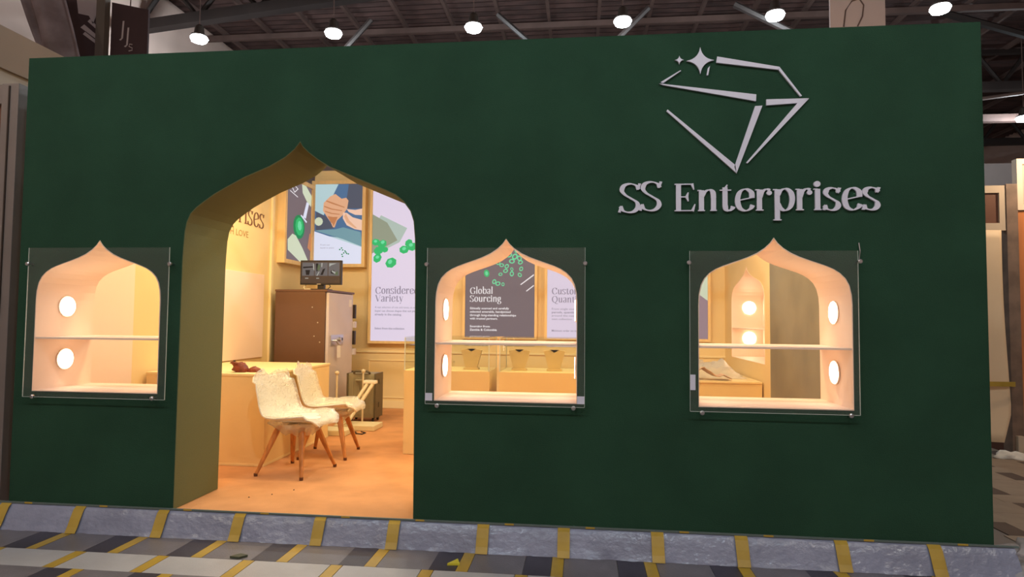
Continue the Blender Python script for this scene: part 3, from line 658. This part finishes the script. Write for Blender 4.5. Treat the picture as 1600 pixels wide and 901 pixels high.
tag(obj('loose_cable', path(NB(), [(1.28, 2.86, .006), (1.36, 2.82, .006), (1.38, 2.74, .006), (1.46, 2.72, .006), (1.47, 2.80, .006), (1.40, 2.86, .006)], .006), black, loc=(1.38, 2.8, 0)), 'dark loose cable curled on the carpet by the foam slabs', 'cable')

# ------------------------------------------------------------------ chairs
def chair_mesh(off=0, seed=0, us=22, vs=14, wrap=False):
    prof = [(.245, .425), (.24, .452), (.20, .462), (.12, .455), (.03, .445), (-.06, .440), (-.13, .448), (-.18, .475), (-.21, .52), (-.232, .58), (-.25, .65), (-.268, .72), (-.285, .79), (-.30, .835)]
    hw = [.12, .175, .215, .235, .245, .25, .25, .25, .25, .248, .244, .238, .226, .195]
    P = smooth([(a, b) for a, b in prof], 3); m = len(P)-1; bm = NB(); g = []
    for i, p in enumerate(P):
        f = i/m*(len(hw)-1); k = min(int(f), len(hw)-2); h = hw[k]*(1-(f-k))+hw[k+1]*(f-k)
        tt = i/m; row = []
        tg = (P[min(i+1, m)]-P[max(i-1, 0)]).normalized(); nrm = Vector((tg.y, -tg.x))  # points up / forward
        if nrm.y < 0 and tt < .4: nrm = -nrm
        if tt >= .4 and nrm.x < 0: nrm = -nrm
        for j in range(vs+1):
            s = 2*j/vs-1
            curl = (.055 if .15 < tt < .9 else .025)*abs(s)**2.6
            x = p.x+nrm.x*curl; z = p.y+nrm.y*curl; y = s*h
            if wrap:
                q_ = Vector((x*7+seed, y*7, z*7)); d = off*(1.1+.35*noise.noise(q_*1.4))
                x -= nrm.x*-d*.6; z += nrm.y*d*.6; y *= 1+.05+.05*noise.noise(q_*2)
                x += .005*noise.noise(q_*3); z += .005*noise.noise(q_*3+Vector((5, 5, 5)))
                if tt > .93: z += .03+.06*noise.noise(Vector((y*12+seed, seed, 0)))
            row.append(bm.verts.new((x, y, z)))
        g.append(row)
    for i in range(m):
        for j in range(vs): bm.faces.new((g[i][j], g[i+1][j], g[i+1][j+1], g[i][j+1]))
    return bm
def make_chair(label, seed):
    t = thing('dining_chair', (0, 0, 0), label, 'chair', 'film-wrapped white shell chairs')
    sh = obj('shell', chair_mesh(), white_pl, t, smooth=True)
    md = sh.modifiers.new('s', 'SOLIDIFY'); md.thickness = .012; md.offset = -1
    bm = NB()   # seat pad
    prof = [(0, .02), (.9, .024), (1, .008), (1, -.004), (0, -.004)]
    n = 28; rings = []
    for r, h in prof[:-1]:
        if r == 0: continue
        rings.append([bm.verts.new((.035+.195*r*math.cos(a), .192*r*math.sin(a)*(1-.10*math.cos(a)), .455+h+.014*(r*math.sin(a))**2+.006*math.cos(a))) for a in [2*PI*i/n for i in range(n)]])
    for j in range(len(rings)-1):
        for i in range(n): bm.faces.new((rings[j][i], rings[j][(i+1) % n], rings[j+1][(i+1) % n], rings[j+1][i]))
    bm.faces.new(rings[0]); bm.faces.new(rings[-1])
    obj('seat_pad', bm, white_pl, t, smooth=True, label='padded cream seat pad')
    mnt = NB(); box(mnt, -.12, .16, -.03, .03, .385, .425, bev=.006); box(mnt, -.02, .04, -.13, .13, .385, .43, bev=.006)
    obj('mount', mnt, white_pl, t)
    for sx in (-1, 1):
        for sy in (-1, 1):
            a = Vector((sx*.105+.01, sy*.095, .405)); b = Vector((sx*.205+.01, sy*.235, .012)); bm = NB()
            d = (b-a).normalized(); ux = Vector((1, 0, 0)); uy = Vector((0, 1, 0)); R_ = []
            for p, w1 in ((a, .022), (a.lerp(b, .12), .024), (a.lerp(b, .6), .018), (b, .013)):
                R_.append([bm.verts.new(p+ux*w1*cx+uy*w1*cy*.8) for cx, cy in ((-1, -.6), (-.6, -1), (.6, -1), (1, -.6), (1, .6), (.6, 1), (-.6, 1), (-1, .6))])
            for j in range(3):
                for i in range(8): bm.faces.new((R_[j][i], R_[j][(i+1) % 8], R_[j+1][(i+1) % 8], R_[j+1][i]))
            bm.faces.new(R_[0]); bm.faces.new(R_[-1])
            lg = obj('leg', bm, oak, t, smooth=False)
            obj('foot', tube(NB(), b+Vector((0, 0, .012)), b-Vector((0, 0, .012)), .0155, .0145, 10), rubber, lg)
    fo = obj('plastic_wrap', chair_mesh(.034, seed, wrap=True), film, t, smooth=True, label='crinkled clear packing film')
    sk = NB(); m_ = 30; rr = []     # loose film hanging under the seat
    for j in range(5):
        q_ = j/4; row = []
        for i in range(m_):
            a = 2*PI*i/m_; k = 1+.12*noise.noise(Vector((math.cos(a)*3+seed, math.sin(a)*3, j)))
            row.append(sk.verts.new((.02+(.235-.13*q_)*k*math.cos(a), (.235-.13*q_)*k*math.sin(a), .450-.115*q_*(1+.3*noise.noise(Vector((a*2, seed, 1))))-.01*abs(math.cos(a)))))
        rr.append(row)
    for j in range(4):
        for i in range(m_): sk.faces.new((rr[j][i], rr[j][(i+1) % m_], rr[j+1][(i+1) % m_], rr[j+1][i]))
    obj('film_skirt', sk, film, t, smooth=True)
    return t
c1 = make_chair('white shell chair in packing film nearest the door, oak legs', 1.3); c1.scale = (1, 1, .91); c1.location = (1.48, 1.09, 0); c1.rotation_euler = (0, 0, math.radians(-10))
c2 = make_chair('white shell chair in packing film standing behind the nearer one', 6.1); c2.scale = (1, 1, .93); c2.location = (1.49, 1.74, 0); c2.rotation_euler = (0, 0, math.radians(6))

# ------------------------------------------------------------------ glass showcases (centre)
def showcase(x0, x1, label, nst):
    y0, y1 = 1.85, 2.38
    t = thing('glass_showcase', ((x0+x1)/2, (y0+y1)/2, 0), label, 'showcase', 'glass-topped showcases behind the middle window')
    obj('cabinet', B(x0, x1, y0, y1, 0, .765, bev=.004), cream, t)
    bm = NB(); h0, h1 = .765, 1.065
    for a in ((x0, x1, y0, y0+.006), (x0, x1, y1-.006, y1), (x0, x0+.006, y0+.006, y1-.006), (x1-.006, x1, y0+.006, y1-.006)): box(bm, a[0], a[1], a[2], a[3], h0, h1)
    obj('glass_sides', bm, glass, t)
    obj('glass_top', B(x0, x1, y0, y1, h1, h1+.008), glass, t)
    bm = NB()
    for x in (x0, x1-.008):
        for y in (y0-.001, y1-.007): box(bm, x, x+.008, y, y+.008, h0, h1)
    obj('corner_strip', bm, acryl_edge, t)
    obj('display_shelf', B(x0+.012, x1-.012, y0+.10, y1-.012, .985, .993), glass, t)
    for k in range(nst):
        cx = x0+(k+.5)*(x1-x0)/nst
        F_ = frame((cx, y0+.20, .785), (1, 0, 0), (0, 0, 1))
        obj('display_bust', prism(NB(), [(-.055, 0), (.055, 0), (.10, .165), (.04, .175), (0, .15), (-.04, .175), (-.10, .165)], F_, -.02, .02), mat('tan_velvet', (226, 196, 142), .9), t, label='tan necklace display block')
        obj('display_block', B(cx-.07, cx+.07, y0+.16, y0+.24, .7655, .785), bpy.data.materials['tan_velvet'], t)
showcase(2.152, 2.945, 'glass-topped cream showcase whose left end shows in the doorway', 2)
showcase(3.035, 4.02, 'glass-topped cream showcase behind the right half of the middle window', 3)

# ------------------------------------------------------------------ low table with plastic behind right window
t = thing('low_table', (5.0, 3.7, 0), 'low cream table block in the back right corner under the niche', 'table')
obj('body', B(4.25, BX-.02, 2.93, 4.66, 0, .60), cream, t)
obj('top', B(4.24, BX-.02, 2.92, 4.66, .60, .62, bev=.003), cream_trim, t)
bm = NB(); nx, nyy = 46, 30; g = []
for i in range(nx+1):
    row = []
    for j in range(nyy+1):
        x = 4.34+1.22*i/nx; y = 3.20+1.3*j/nyy
        e = min(i, nx-i, j, nyy-j)/6; e = min(1, e)
        z = .624+e*(.10+.12*noise.noise(Vector((x*3, y*3, 0)))+.07*abs(noise.noise(Vector((x*11, y*11, 2))))+.02*noise.noise(Vector((x*25, y*25, 2))))
        row.append(bm.verts.new((x+.02*noise.noise(Vector((j*.5, 3, i*.1))), y+.03*noise.noise(Vector((i*.4, 1, 0))), max(z, .622))))
    g.append(row)
for i in range(nx):
    for j in range(nyy): bm.faces.new((g[i][j], g[i+1][j], g[i+1][j+1], g[i][j+1]))
tag(obj('plastic_sheet', bm, film2, smooth=True, loc=(4.95, 3.6, .62)), 'crumpled clear plastic sheet heaped on the low table', 'plastic sheet')
cloth_m = mat('pinkish_cloth', (206, 176, 158), .8)
bm = NB(); n1, n2 = 26, 12; g = []
for i in range(n1+1):
    row = []
    for j in range(n2+1):
        u, v = i/n1, j/n2; x = 4.82+.52*u; y = 2.97+.20*v
        z = .64+.13*max(0, 1-abs(u-.45)*3.2)*(1-.3*v)+.045*max(0, 1-abs(u-.85)*6)+.016*noise.noise(Vector((u*9, v*5, 0)))
        row.append(bm.verts.new((x, y+.02*noise.noise(Vector((u*6, v, 4))), z)))
    g.append(row)
for i in range(n1):
    for j in range(n2): bm.faces.new((g[i][j], g[i+1][j], g[i+1][j+1], g[i][j+1]))
o = obj('folded_cloth', bm, cloth_m, smooth=True, loc=(5.08, 3.07, .62)); tag(o, 'pinkish cloth folded to a peak on the low table front', 'cloth')
md = o.modifiers.new('s', 'SOLIDIFY'); md.thickness = .006

# ------------------------------------------------------------------ stall light bars (give the warm light)
def light_bar(y, label):
    t = thing('light_bar', (2.85, y, 2.93), label, 'light', 'light bars across the stall top')
    obj('rail', B(.05, BX, y-.03, y+.03, 2.94, 2.99, bev=.004), silver, t)
    for cx in (1.0, 2.85, 4.7):
        obj('tube_lens', B(cx-.55, cx+.55, y-.022, y+.022, 2.918, 2.94, bev=.006), mat('tube_lens', (255, 240, 210), .4, emit=6, ecol=(1, .8, .5)), t)
        l = bpy.data.lights.new('bar_light', 'AREA'); l.shape = 'RECTANGLE'; l.size = 1.1; l.size_y = .25; l.energy = STALL_W; l.color = STALL_C
        lo = link(bpy.data.objects.new('bar_light', l)); lo.parent = t; lo.location = (cx-2.85, 0, -.03)
light_bar(1.15, 'slim warm light bar across the stall top nearer the front')
light_bar(2.3, 'slim warm light bar across the stall top nearer the back')

# ------------------------------------------------------------------ platform edge skirt
bm = NB(); prof = [(.0, -.001), (-.006, -.004), (-.02, -.02), (-.045, -.07), (-.065, -.115), (-.085, -.149)]
nx = 460; g = []
for i in range(nx+1):
    x = -.9+7.08*i/nx; row = []
    for j, (y, z) in enumerate(prof):
        e = 0 if j < 2 else .5+.5*(j/5)
        k = noise.noise(Vector((x*9, j*.8, 0)))*.010+noise.noise(Vector((x*31, j*1.3, 2)))*.005
        row.append(bm.verts.new((x, y-.002+k*e, z if j in (0, 5) else z+k*.4*e)))
    g.append(row)
for i in range(nx):
    for j in range(5): bm.faces.new((g[i][j], g[i+1][j], g[i+1][j+1], g[i][j+1]))
sk = struct('baseboard_front', bm, grey_film, smooth=True)
sk['label'] = 'grey film-covered sheet sloping from the platform edge to the floor'
def skirt_strip(x, w, d=.0045, lean=0):
    bm = NB(); g = []
    for j, (y, z) in enumerate(prof):
        row = []
        for s in (0, 1):
            xx = x+w*s+lean*j/5
            row.append((xx, y-.002-d-(0 if j < 2 else .011*(.5+.5*j/5)), z+.003))
        g.append(row)
    V = [[bm.verts.new(p) for p in r] for r in g]; V2 = [[bm.verts.new((p[0], p[1]+.002, p[2]-.001)) for p in r] for r in g]
    for j in range(5):
        bm.faces.new((V[j][0], V[j][1], V[j+1][1], V[j+1][0])); bm.faces.new((V2[j][0], V2[j][1], V2[j+1][1], V2[j+1][0]))
        for s in (0, 1): bm.faces.new((V[j][s], V[j+1][s], V2[j+1][s], V2[j][s]))
    return bm
STR = [-.002, .533, 1.115, 1.633, 2.162, 2.636, 3.188, 3.674, 4.222, 4.699, 5.25, 5.75]
for i, x in enumerate(STR): obj('yellow_stripe', skirt_strip(x-.035, .072), yellow, sk)
lip = struct('trim_1', B(-.35, 6.20, -.012, -.0015, .0, .010), mat('grey_green_edge', (98, 112, 110), .6), loc=None)
for x in STR: obj('yellow_mark', B(x+.13, x+.185, -.0135, -.0118, .001, .0112), yellow, lip)
# skirt right end fold
tag(obj('plastic_heap', lump((6.52, -.02, -.147), .36, .26, .13, 9, 4, .5), clear('heap_film', (.95, .94, .94), 2, .12, .35, (.8, .76, .76), 1, 12), smooth=True, loc=(6.52, -.02, -.147)), 'heap of crumpled clear plastic at the right end of the platform edge', 'plastic')

# ------------------------------------------------------------------ hall floor
fl = struct('floor.001', B(-8, 22, -8, 27, -.30, -.156), hallbase); fl['label'] = 'patterned exhibition hall floor'
PX, PY = .523, .535
def piece(me_name, w, h, mt, th=.006):
    bm = B(0, w, 0, h, 0, th); me = bpy.data.meshes.new(me_name); bmesh.ops.recalc_face_normals(bm, faces=bm.faces); bm.to_mesh(me); bm.free(); me.materials.append(mt); return me
m_dark = piece('dark_patch', .150, .29, t_dark); m_mid = piece('grey_patch', .300, .29, t_mid); m_light = piece('light_patch', .448, .241, t_light, .0055); m_str = piece('stripe', .066, .29, yellow, .0065); m_str2 = piece('stripe', .066, .241, yellow, .006)
t_warm = mat('warm_lit_carpet_patch', (164, 146, 128), .6, var=.1, vs=5); t_warm_dark = mat('warm_lit_dark_patch', (92, 76, 68), .6, var=.15, vs=6)  # warm lighting of the side aisle is put into these carpet colours
m_darkw = piece('dark_patch', .150, .29, t_warm_dark); m_wide = piece('warm_lit_patch', .368, .29, t_warm); m_lightw = piece('light_patch', .520, .241, t_warm, .0055)
def lay(name, me, x, y, lab=None):
    o = link(bpy.data.objects.new(name, me)); o.parent = fl; o.location = (x, y, -.156)
fl_count = 0
for r in range(-4, 16):
    y = -.07-.29+r*PY
    for c in range(-3, 17):
        x = .845+(c-1)*PX
        inside = (y > -.2 and x < 6.08)
        if inside or (y < -.4 and x > 8.5) or (x < -1.2): continue
        if y > 4.5 and x < 6.6: continue
        jx = .004*math.sin(r*3+c)
        aisle = y > .1           # the side aisle carpet has no yellow lines
        lay('dark_patch', m_darkw if aisle else m_dark, x+jx, y)
        if not aisle: lay('yellow_stripe', m_str, x+.153+jx, y)
        lay('grey_patch', m_wide if aisle else m_mid, x+(.153 if aisle else .222)+jx, y)
        if not (y-.245 > -.2 and x < 6.08):
            lay('light_patch', m_lightw if aisle else m_light, x+(-.04 if aisle else .03), y-.244)
            if not aisle: lay('yellow_stripe', m_str2, x-.040, y-.244)
# debris
def deb(label, pts, mt, h=.012, loc=(0, 0, 0)):
    bm = NB(); prism(bm, pts, frame(loc, (1, 0, 0), (0, 1, 0)), 0, h)
    return tag(obj('scrap', bm, mt, loc=loc), label, 'scrap')
deb('yellow triangular scrap on a dark floor patch', [(-.035, -.03), (.035, -.02), (.01, .05)], mat('bright_yellow', (214, 204, 60), .5), loc=(3.06, -.26, -.149))
deb('small dark leaf-like scrap on the pale floor strip', [(-.04, -.02), (.02, -.025), (.05, .015), (.0, .03), (-.02, .01)], mat('dark_leaf', (74, 78, 60), .6), loc=(1.80, -.33, -.149))
for k, (x, y, z) in enumerate(((1.50, .33, 0), (1.72, .55, 0), (1.62, .42, 0))):
    tag(obj('crumb', lump((x, y, z), .006, .005, .004, k, 1), darkmet, loc=(x, y, z)), 'dark crumb on the tan carpet inside the door', 'crumb', 'crumbs on the carpet')

# ------------------------------------------------------------------ hall shell
struct('wall_far', B(-8, 22, 26.8, 27, -.15, 9.4), hallwall)
struct('wall_hall_left', B(-6.9, -6.7, -8, 26.8, -.15, 9.25), hallwall)
struct('wall_hall_right', B(22, 22.2, -8, 27, -.15, 9.4), hallwall)
struct('wall_hall_rear', B(-8, 22, -8.2, -8, -.15, 9.4), hallwall)
bm = NB(); nn = 420; g = []     # corrugated roof, ridges run along x
for i in range(nn+1):
    y = -8+35*i/nn; z = 9.3+.035*math.sin(i*PI/1.5)
    g.append([bm.verts.new((x, y, z)) for x in (-7, 22)])
for i in range(nn): bm.faces.new((g[i][0], g[i+1][0], g[i+1][1], g[i][1]))
rf = struct('ceiling', bm, roof_m); rf['label'] = 'dark corrugated hall roof on steel trusses'
for k in range(22):
    x = -6.2+k*1.3; obj('purlin', B(x-.04, x+.04, -8, 26.8, 9.10, 9.22), steel_l, rf)
for y in (4.2, 9.8, 15.5, 21.5):
    bm = B(-6.7, 3.5 if y == 9.8 else 22, y-.12, y+.12, 7.93, 8.17)
    if y == 9.8:
        for v in bm.verts: v.co.z += 0 if v.co.x < 0 else 1.02
    t = obj('truss', bm, steel_d, rf)
    web = NB(); x = -6.7
    while x < 21.5:
        q1 = (x+6.7)*.10 if y == 9.8 else 0; q2 = (x+8.2)*.10 if y == 9.8 else 0
        if y == 9.8 and x > 2: break
        tube(web, (x, y, 8.1+q1), (x+.75, y, 9.15), .06, n=6); tube(web, (x+.75, y, 9.15), (x+1.5, y, 8.1+q2), .06, n=6); x += 1.5
    obj('truss_web', web, steel_d, t)
    obj('truss_top', B(-6.7, 22, y-.08, y+.08, 9.0, 9.12), steel_d, t)
for y in (7.0, 12.5, 18.0):
    obj('cross_beam', B(-6.7, 22, y-.05, y+.05, 8.9, 9.05), steel_l, rf)
def brace(p0, p1, r): obj('brace', tube(NB(), p0, p1, r, n=6), steel_d, rf)
brace((-6.6, 9.6, 8.0), (-4.3, 6.2, 6.0), .10); brace((7.0, 9.8, 8.0), (9.5, 9.8, 6.6), .07); brace((12.6, 12.5, 8.9), (17, 12.5, 7.4), .09)
brace((1.9, 9.8, 8.0), (3.2, 9.8, 6.8), .06); brace((-1.0, 9.8, 8.0), (-2.1, 9.8, 6.8), .06); brace((5.2, 9.8, 8.0), (4.0, 9.8, 6.8), .06)
obj('eaves_beam', B(-6.7, 22, 15.0, 15.2, 6.9, 7.1), steel_l, rf)
obj('tie_rod', tube(NB(), (9, 16, 7.1), (22, 12, 7.6), .05, n=6), steel_l, rf)
# hall lamps
def lamp(x, y, z, label, power=HALL_W, col=None, grp='bright hall lamps'):
    t = thing('hall_lamp', (x, y, z), label, 'lamp', grp)
    obj('rod', tube(NB(), (x, y, z+.25), (x, y, 9.1), .012, n=6), steel_l, t)
    obj('housing', lathe(NB(), [(.05, .26), (.09, .22), (.11, .06), (.17, .03), (.17, .0), (.15, .0)], (x, y, z), 20), darkmet, t)
    obj('lens', lathe(NB(), [(.148, .004), (.185, -.04), (.15, -.11), (.05, -.14)], (x, y, z), 20), lampglow, t)
    if power:
        l = bpy.data.lights.new('lamp_light', 'POINT'); l.energy = power; l.color = col or HALL_C; l.shadow_soft_size = .14
        lo = link(bpy.data.objects.new('lamp_light', l)); lo.parent = t; lo.location = (0, 0, -.25)
LB = ['against the white gable wall at upper left', 'glaring above the ogee door', 'glaring above the middle window', 'glaring just left of the gem emblem', 'glaring above the right end of the emblem', 'glaring above the right top corner of the green wall']
for i, x in enumerate((-4.63, -1.556, 1.50, 4.595, 7.60, 10.69)):
    lamp(x, 9.0, 7.39, 'hall lamp '+LB[i], 150)
lamp(15.7, 14.5, 6.85, 'small bright hall lamp far off beside the stall right edge', 150)
AL = ['facing the neighbouring grey stall', 'facing the ogee door', 'facing the right window', 'facing the orange neighbouring stall']
for x, l_, c_ in zip((-2.6, 1.2, 5.0, 8.8), AL, ((1, .86, .62), HALL_C, HALL_C, (1, .9, .75))): lamp(x, -4.8, 7.3, 'hall lamp over the aisle '+l_, HALL_W, grp='hall lamps over the aisle', col=c_)

# ------------------------------------------------------------------ left neighbours
t = thing('neighbour_stall', (-.7, .6, -.15), 'grey-framed neighbouring stall left of the green wall', 'stall')
obj('post', B(-.42, -.285, .22, .36, -.15, 2.92, bev=.006), grey_frame, t)
obj('post_groove', B(-.36, -.35, .212, .222, -.15, 2.9), darkmet, t)
obj('top_rail', B(-1.8, -.42, .24, .34, 2.78, 2.92), grey_frame, t)
obj('brown_panel', B(-1.8, -.42, .27, .31, 2.42, 2.78), brownpan, t)
obj('rail', B(-1.8, -.42, .24, .34, 2.36, 2.42), grey_frame, t)
obj('pale_panel', B(-1.8, -.42, .27, .31, -.15, 2.36), mat('pale_green_glass', (186, 200, 188), .2), t)
t = thing('cream_canopy', (-1.2, 1.8, 2.95), 'cream canopy box rising behind the left top corner of the green wall', 'canopy')
obj('fascia', B(-1.5, -1.0, .72, 3.6, 3.28, 3.63), hallcream, t)
obj('soffit_board', B(-1.5, -1.03, .74, 3.6, 3.10, 3.28), hallcream2, t)
obj('leg', B(-1.45, -1.32, 3.3, 3.45, -.15, 3.1), hallcream, t)
# banners
def slab(fr, pts, d, mt, name, parent): return obj(name, prism(NB(), pts, fr, -d/2, d/2), mt, parent)
F5 = frame((0, 5, 0), (1, 0, 0), (0, 0, 1)); F6 = frame((0, 6, 0), (1, 0, 0), (0, 0, 1))
t = thing('cloth_drop', (-4.4, 5, 4.8), 'tilted mauve cloth drop hanging above the left end of the wall', 'cloth')
bm = NB(); n1 = 24; g = []
for i in range(n1+1):
    u = i/n1; row = []
    for j in range(15):
        v = j/14; x = (-5.25+.55*v*1.3)+(.80-.05*v)*u; z = 6.7-1.95*v
        row.append(bm.verts.new((x, 5+.10*math.sin(u*9+v)+.05*noise.noise(Vector((u*3, v*2, 0))), z)))
    g.append(row)
for i in range(n1):
    for j in range(14): bm.faces.new((g[i][j], g[i+1][j], g[i+1][j+1], g[i][j+1]))
o = obj('cloth', bm, mauve, t, smooth=True); md = o.modifiers.new('s', 'SOLIDIFY'); md.thickness = .03
obj('hanging_wire', tube(NB(), (-4.9, 5, 6.65), (-4.9, 5, 9.1), .01, n=6), steel_l, t)
bw = mat('white_print', (176, 160, 160), .7)
t = thing('banner', (-4.6, 6.2, 5), 'dark maroon banner with white brush strokes beside the grey post', 'banner', 'dark banners in the hall')
slab(F6, [(-5.35, 5.0), (-4.40, 5.0), (-4.40, 7.0), (-5.35, 7.0)], .04, maroon, 'cloth', t)
bm = NB()
for p in ([(-4.95, 6.75), (-4.55, 6.85), (-4.5, 6.55), (-4.62, 6.25), (-4.7, 6.4), (-4.9, 6.45)], [(-4.85, 6.2), (-4.78, 6.25), (-4.45, 5.98), (-4.47, 5.93)], [(-4.80, 6.08), (-4.76, 6.12), (-4.44, 5.88), (-4.48, 5.85)], [(-4.72, 6.3), (-4.68, 6.34), (-4.43, 6.12), (-4.45, 6.07)]):
    prism(bm, p, F6, .021, .024)
obj('brush_mark', bm, bw, t); obj('hanging_wire', tube(NB(), (-4.9, 6, 6.98), (-4.9, 6, 9.1), .01, n=6), steel_l, t)
tag(obj('hall_post', B(-4.46, -4.30, 5.85, 6.0-.03, -.15, 9.1), mat('olive_grey_post', (96, 84, 76), .7), loc=(-4.38, 5.9, -.15)), 'olive-grey square post between the two dark banners', 'post')
t = thing('banner', (-3.95, 6, 5), 'dark maroon banner with the white monogram JJs', 'banner', 'dark banners in the hall')
slab(F6, [(-4.28, 4.9), (-3.60, 4.9), (-3.60, 6.46), (-4.28, 6.62)], .04, maroon, 'cloth', t)
bm = NB()
for x, z in ((-4.08, 5.98), (-3.985, 5.86)):
    prism(bm, [(x, z), (x+.03, z), (x+.045, z+.30), (x+.015, z+.30)], F6, .021, .025); prism(bm, [(x, z), (x+.03, z), (x-.01, z-.04), (x-.04, z-.025)], F6, .021, .025)
path(bm, [(-3.87, 5.974, 5.86), (-3.92, 5.974, 5.87), (-3.93, 5.974, 5.83), (-3.87, 5.974, 5.80), (-3.87, 5.974, 5.76), (-3.93, 5.974, 5.75)], .009, 6)
obj('monogram', bm, bw, t); obj('hanging_wire', tube(NB(), (-3.95, 6, 6.5), (-3.95, 6, 9.1), .01, n=6), steel_l, t)
# hanging white board, top right
t = thing('hanging_board', (7.9, 6, 5.72), 'white hanging board with a loop of cable above the emblem', 'board')
obj('board', B(7.51, 8.30, 5.99, 6.03, 5.66, 6.75), mat('pale_board', (196, 176, 172), .7), t)
obj('cable_loop', path(NB(), [(7.70, 5.98, 5.70), (7.73, 5.98, 5.95), (7.82, 5.98, 6.09), (7.93, 5.98, 6.12), (7.99, 5.98, 6.02), (7.97, 5.98, 5.85), (7.90, 5.98, 5.70)], .010), steel_l, t)
for x in (7.6, 8.2): obj('hanging_wire', tube(NB(), (x, 6.01, 6.74), (x, 6.01, 9.1), .008, n=6), steel_l, t)

# ------------------------------------------------------------------ right neighbour
t = thing('neighbour_stall', (8.6, 3.6, -.15), 'orange plywood neighbouring stall right of the green wall', 'stall')
obj('post', B(8.335, 8.45, 3.45, 3.60, -.15, 2.755, bev=.005), mat('worn_post', (128, 106, 92), .6, var=.25, vs=8), t)
fb = NB(); box(fb, 7.86, 8.33, 3.46, 3.52, 2.66, 2.74); box(fb, 7.86, 8.33, 3.46, 3.52, 2.25, 2.33); box(fb, 8.27, 8.33, 3.46, 3.52, 2.33, 2.66)
obj('beige_frame', fb, beige, t); obj('brown_panel', B(7.86, 8.27, 3.48, 3.50, 2.33, 2.66), brownpan, t)
bm = NB(); g = []
for i in range(17):
    u = i/16; row = []
    for j in range(25):
        v = j/24; z = 2.25-2.25*v; xr = 8.27+.05*v-(.13*max(0, (v-.86)/.14)); x = 7.80+(xr-7.80)*u
        row.append(bm.verts.new((x, 3.44-.02*math.sin(v*5+u*3)-.12*max(0, v-.85)*4*u, z)))
    g.append(row)
for i in range(16):
    for j in range(24): bm.faces.new((g[i][j], g[i+1][j], g[i+1][j+1], g[i][j+1]))
o = obj('hanging_sheet', bm, sheet_w, t, smooth=True, label='cream sheet hanging below the brown panel'); md = o.modifiers.new('s', 'SOLIDIFY'); md.thickness = .006
obj('tape_strip', B(7.84, 8.34, 3.392, 3.399, .58, .63), yellow, t, label='yellow tape strip across the sheet')
obj('plywood_panel', B(8.46, 10.6, 3.48, 3.54, -.10, 2.46), orange, t)
wfm = NB(); box(wfm, 8.455, 10.6, 3.46, 3.54, 2.97, 3.03); box(wfm, 8.455, 10.6, 3.46, 3.54, 2.47, 2.53); box(wfm, 8.455, 8.51, 3.46, 3.54, 2.53, 2.97)
obj('white_frame', wfm, mat('white_frame_paint', (222, 204, 184), .6), t); obj('pale_infill', B(8.51, 10.6, 3.48, 3.50, 2.53, 2.97), hallcream2, t)
obj('back_side', B(8.36, 8.44, 3.60, 5.6, -.15, 2.74), brownpan, t)
obj('socket_box', B(8.36, 8.42, 3.40, 3.45, -.15, .06, bev=.005), beige, t)
tag(obj('paper_crumple', lump((8.22, 3.30, -.150), .14, .08, .05, 5, 3, .5), paper, smooth=True, loc=(8.22, 3.30, -.15)), 'crumpled paper at the foot of the hanging sheet', 'paper')
t = thing('steel_portal', (12.5, 12, -.15), 'dark steel portal with white cladding far right of the stall', 'frame')
obj('cladding', B(11.0, 21.5, 12.02, 12.10, -.15, 5.0), mat('pale_cladding', (168, 158, 156), .8), t)
obj('beam', B(11.0, 21.5, 11.9, 12.02, 4.3, 4.45), steel_d, t); obj('column', B(12.45, 12.65, 11.9, 12.02, -.15, 6.4), steel_d, t)
# warm spill lamp of the orange neighbour stall
t = thing('arm_lamp', (8.9, 2.9, 3.2), 'small warm arm lamp over the orange neighbouring stall', 'lamp')
obj('arm', path(NB(), [(8.9, 3.44, 3.045), (8.9, 3.3, 3.25), (8.9, 2.95, 3.3)], .012), black, t)
obj('head', lathe(NB(), [(.02, .06), (.05, .03), (.06, -.03), (.055, -.03)], (8.9, 2.93, 3.25), 14), black, t)
l = bpy.data.lights.new('arm_light', 'POINT'); l.energy = 60; l.color = (1, .72, .45); l.shadow_soft_size = .06
lo = link(bpy.data.objects.new('arm_light', l)); lo.parent = t; lo.location = (0, .03, -.08)
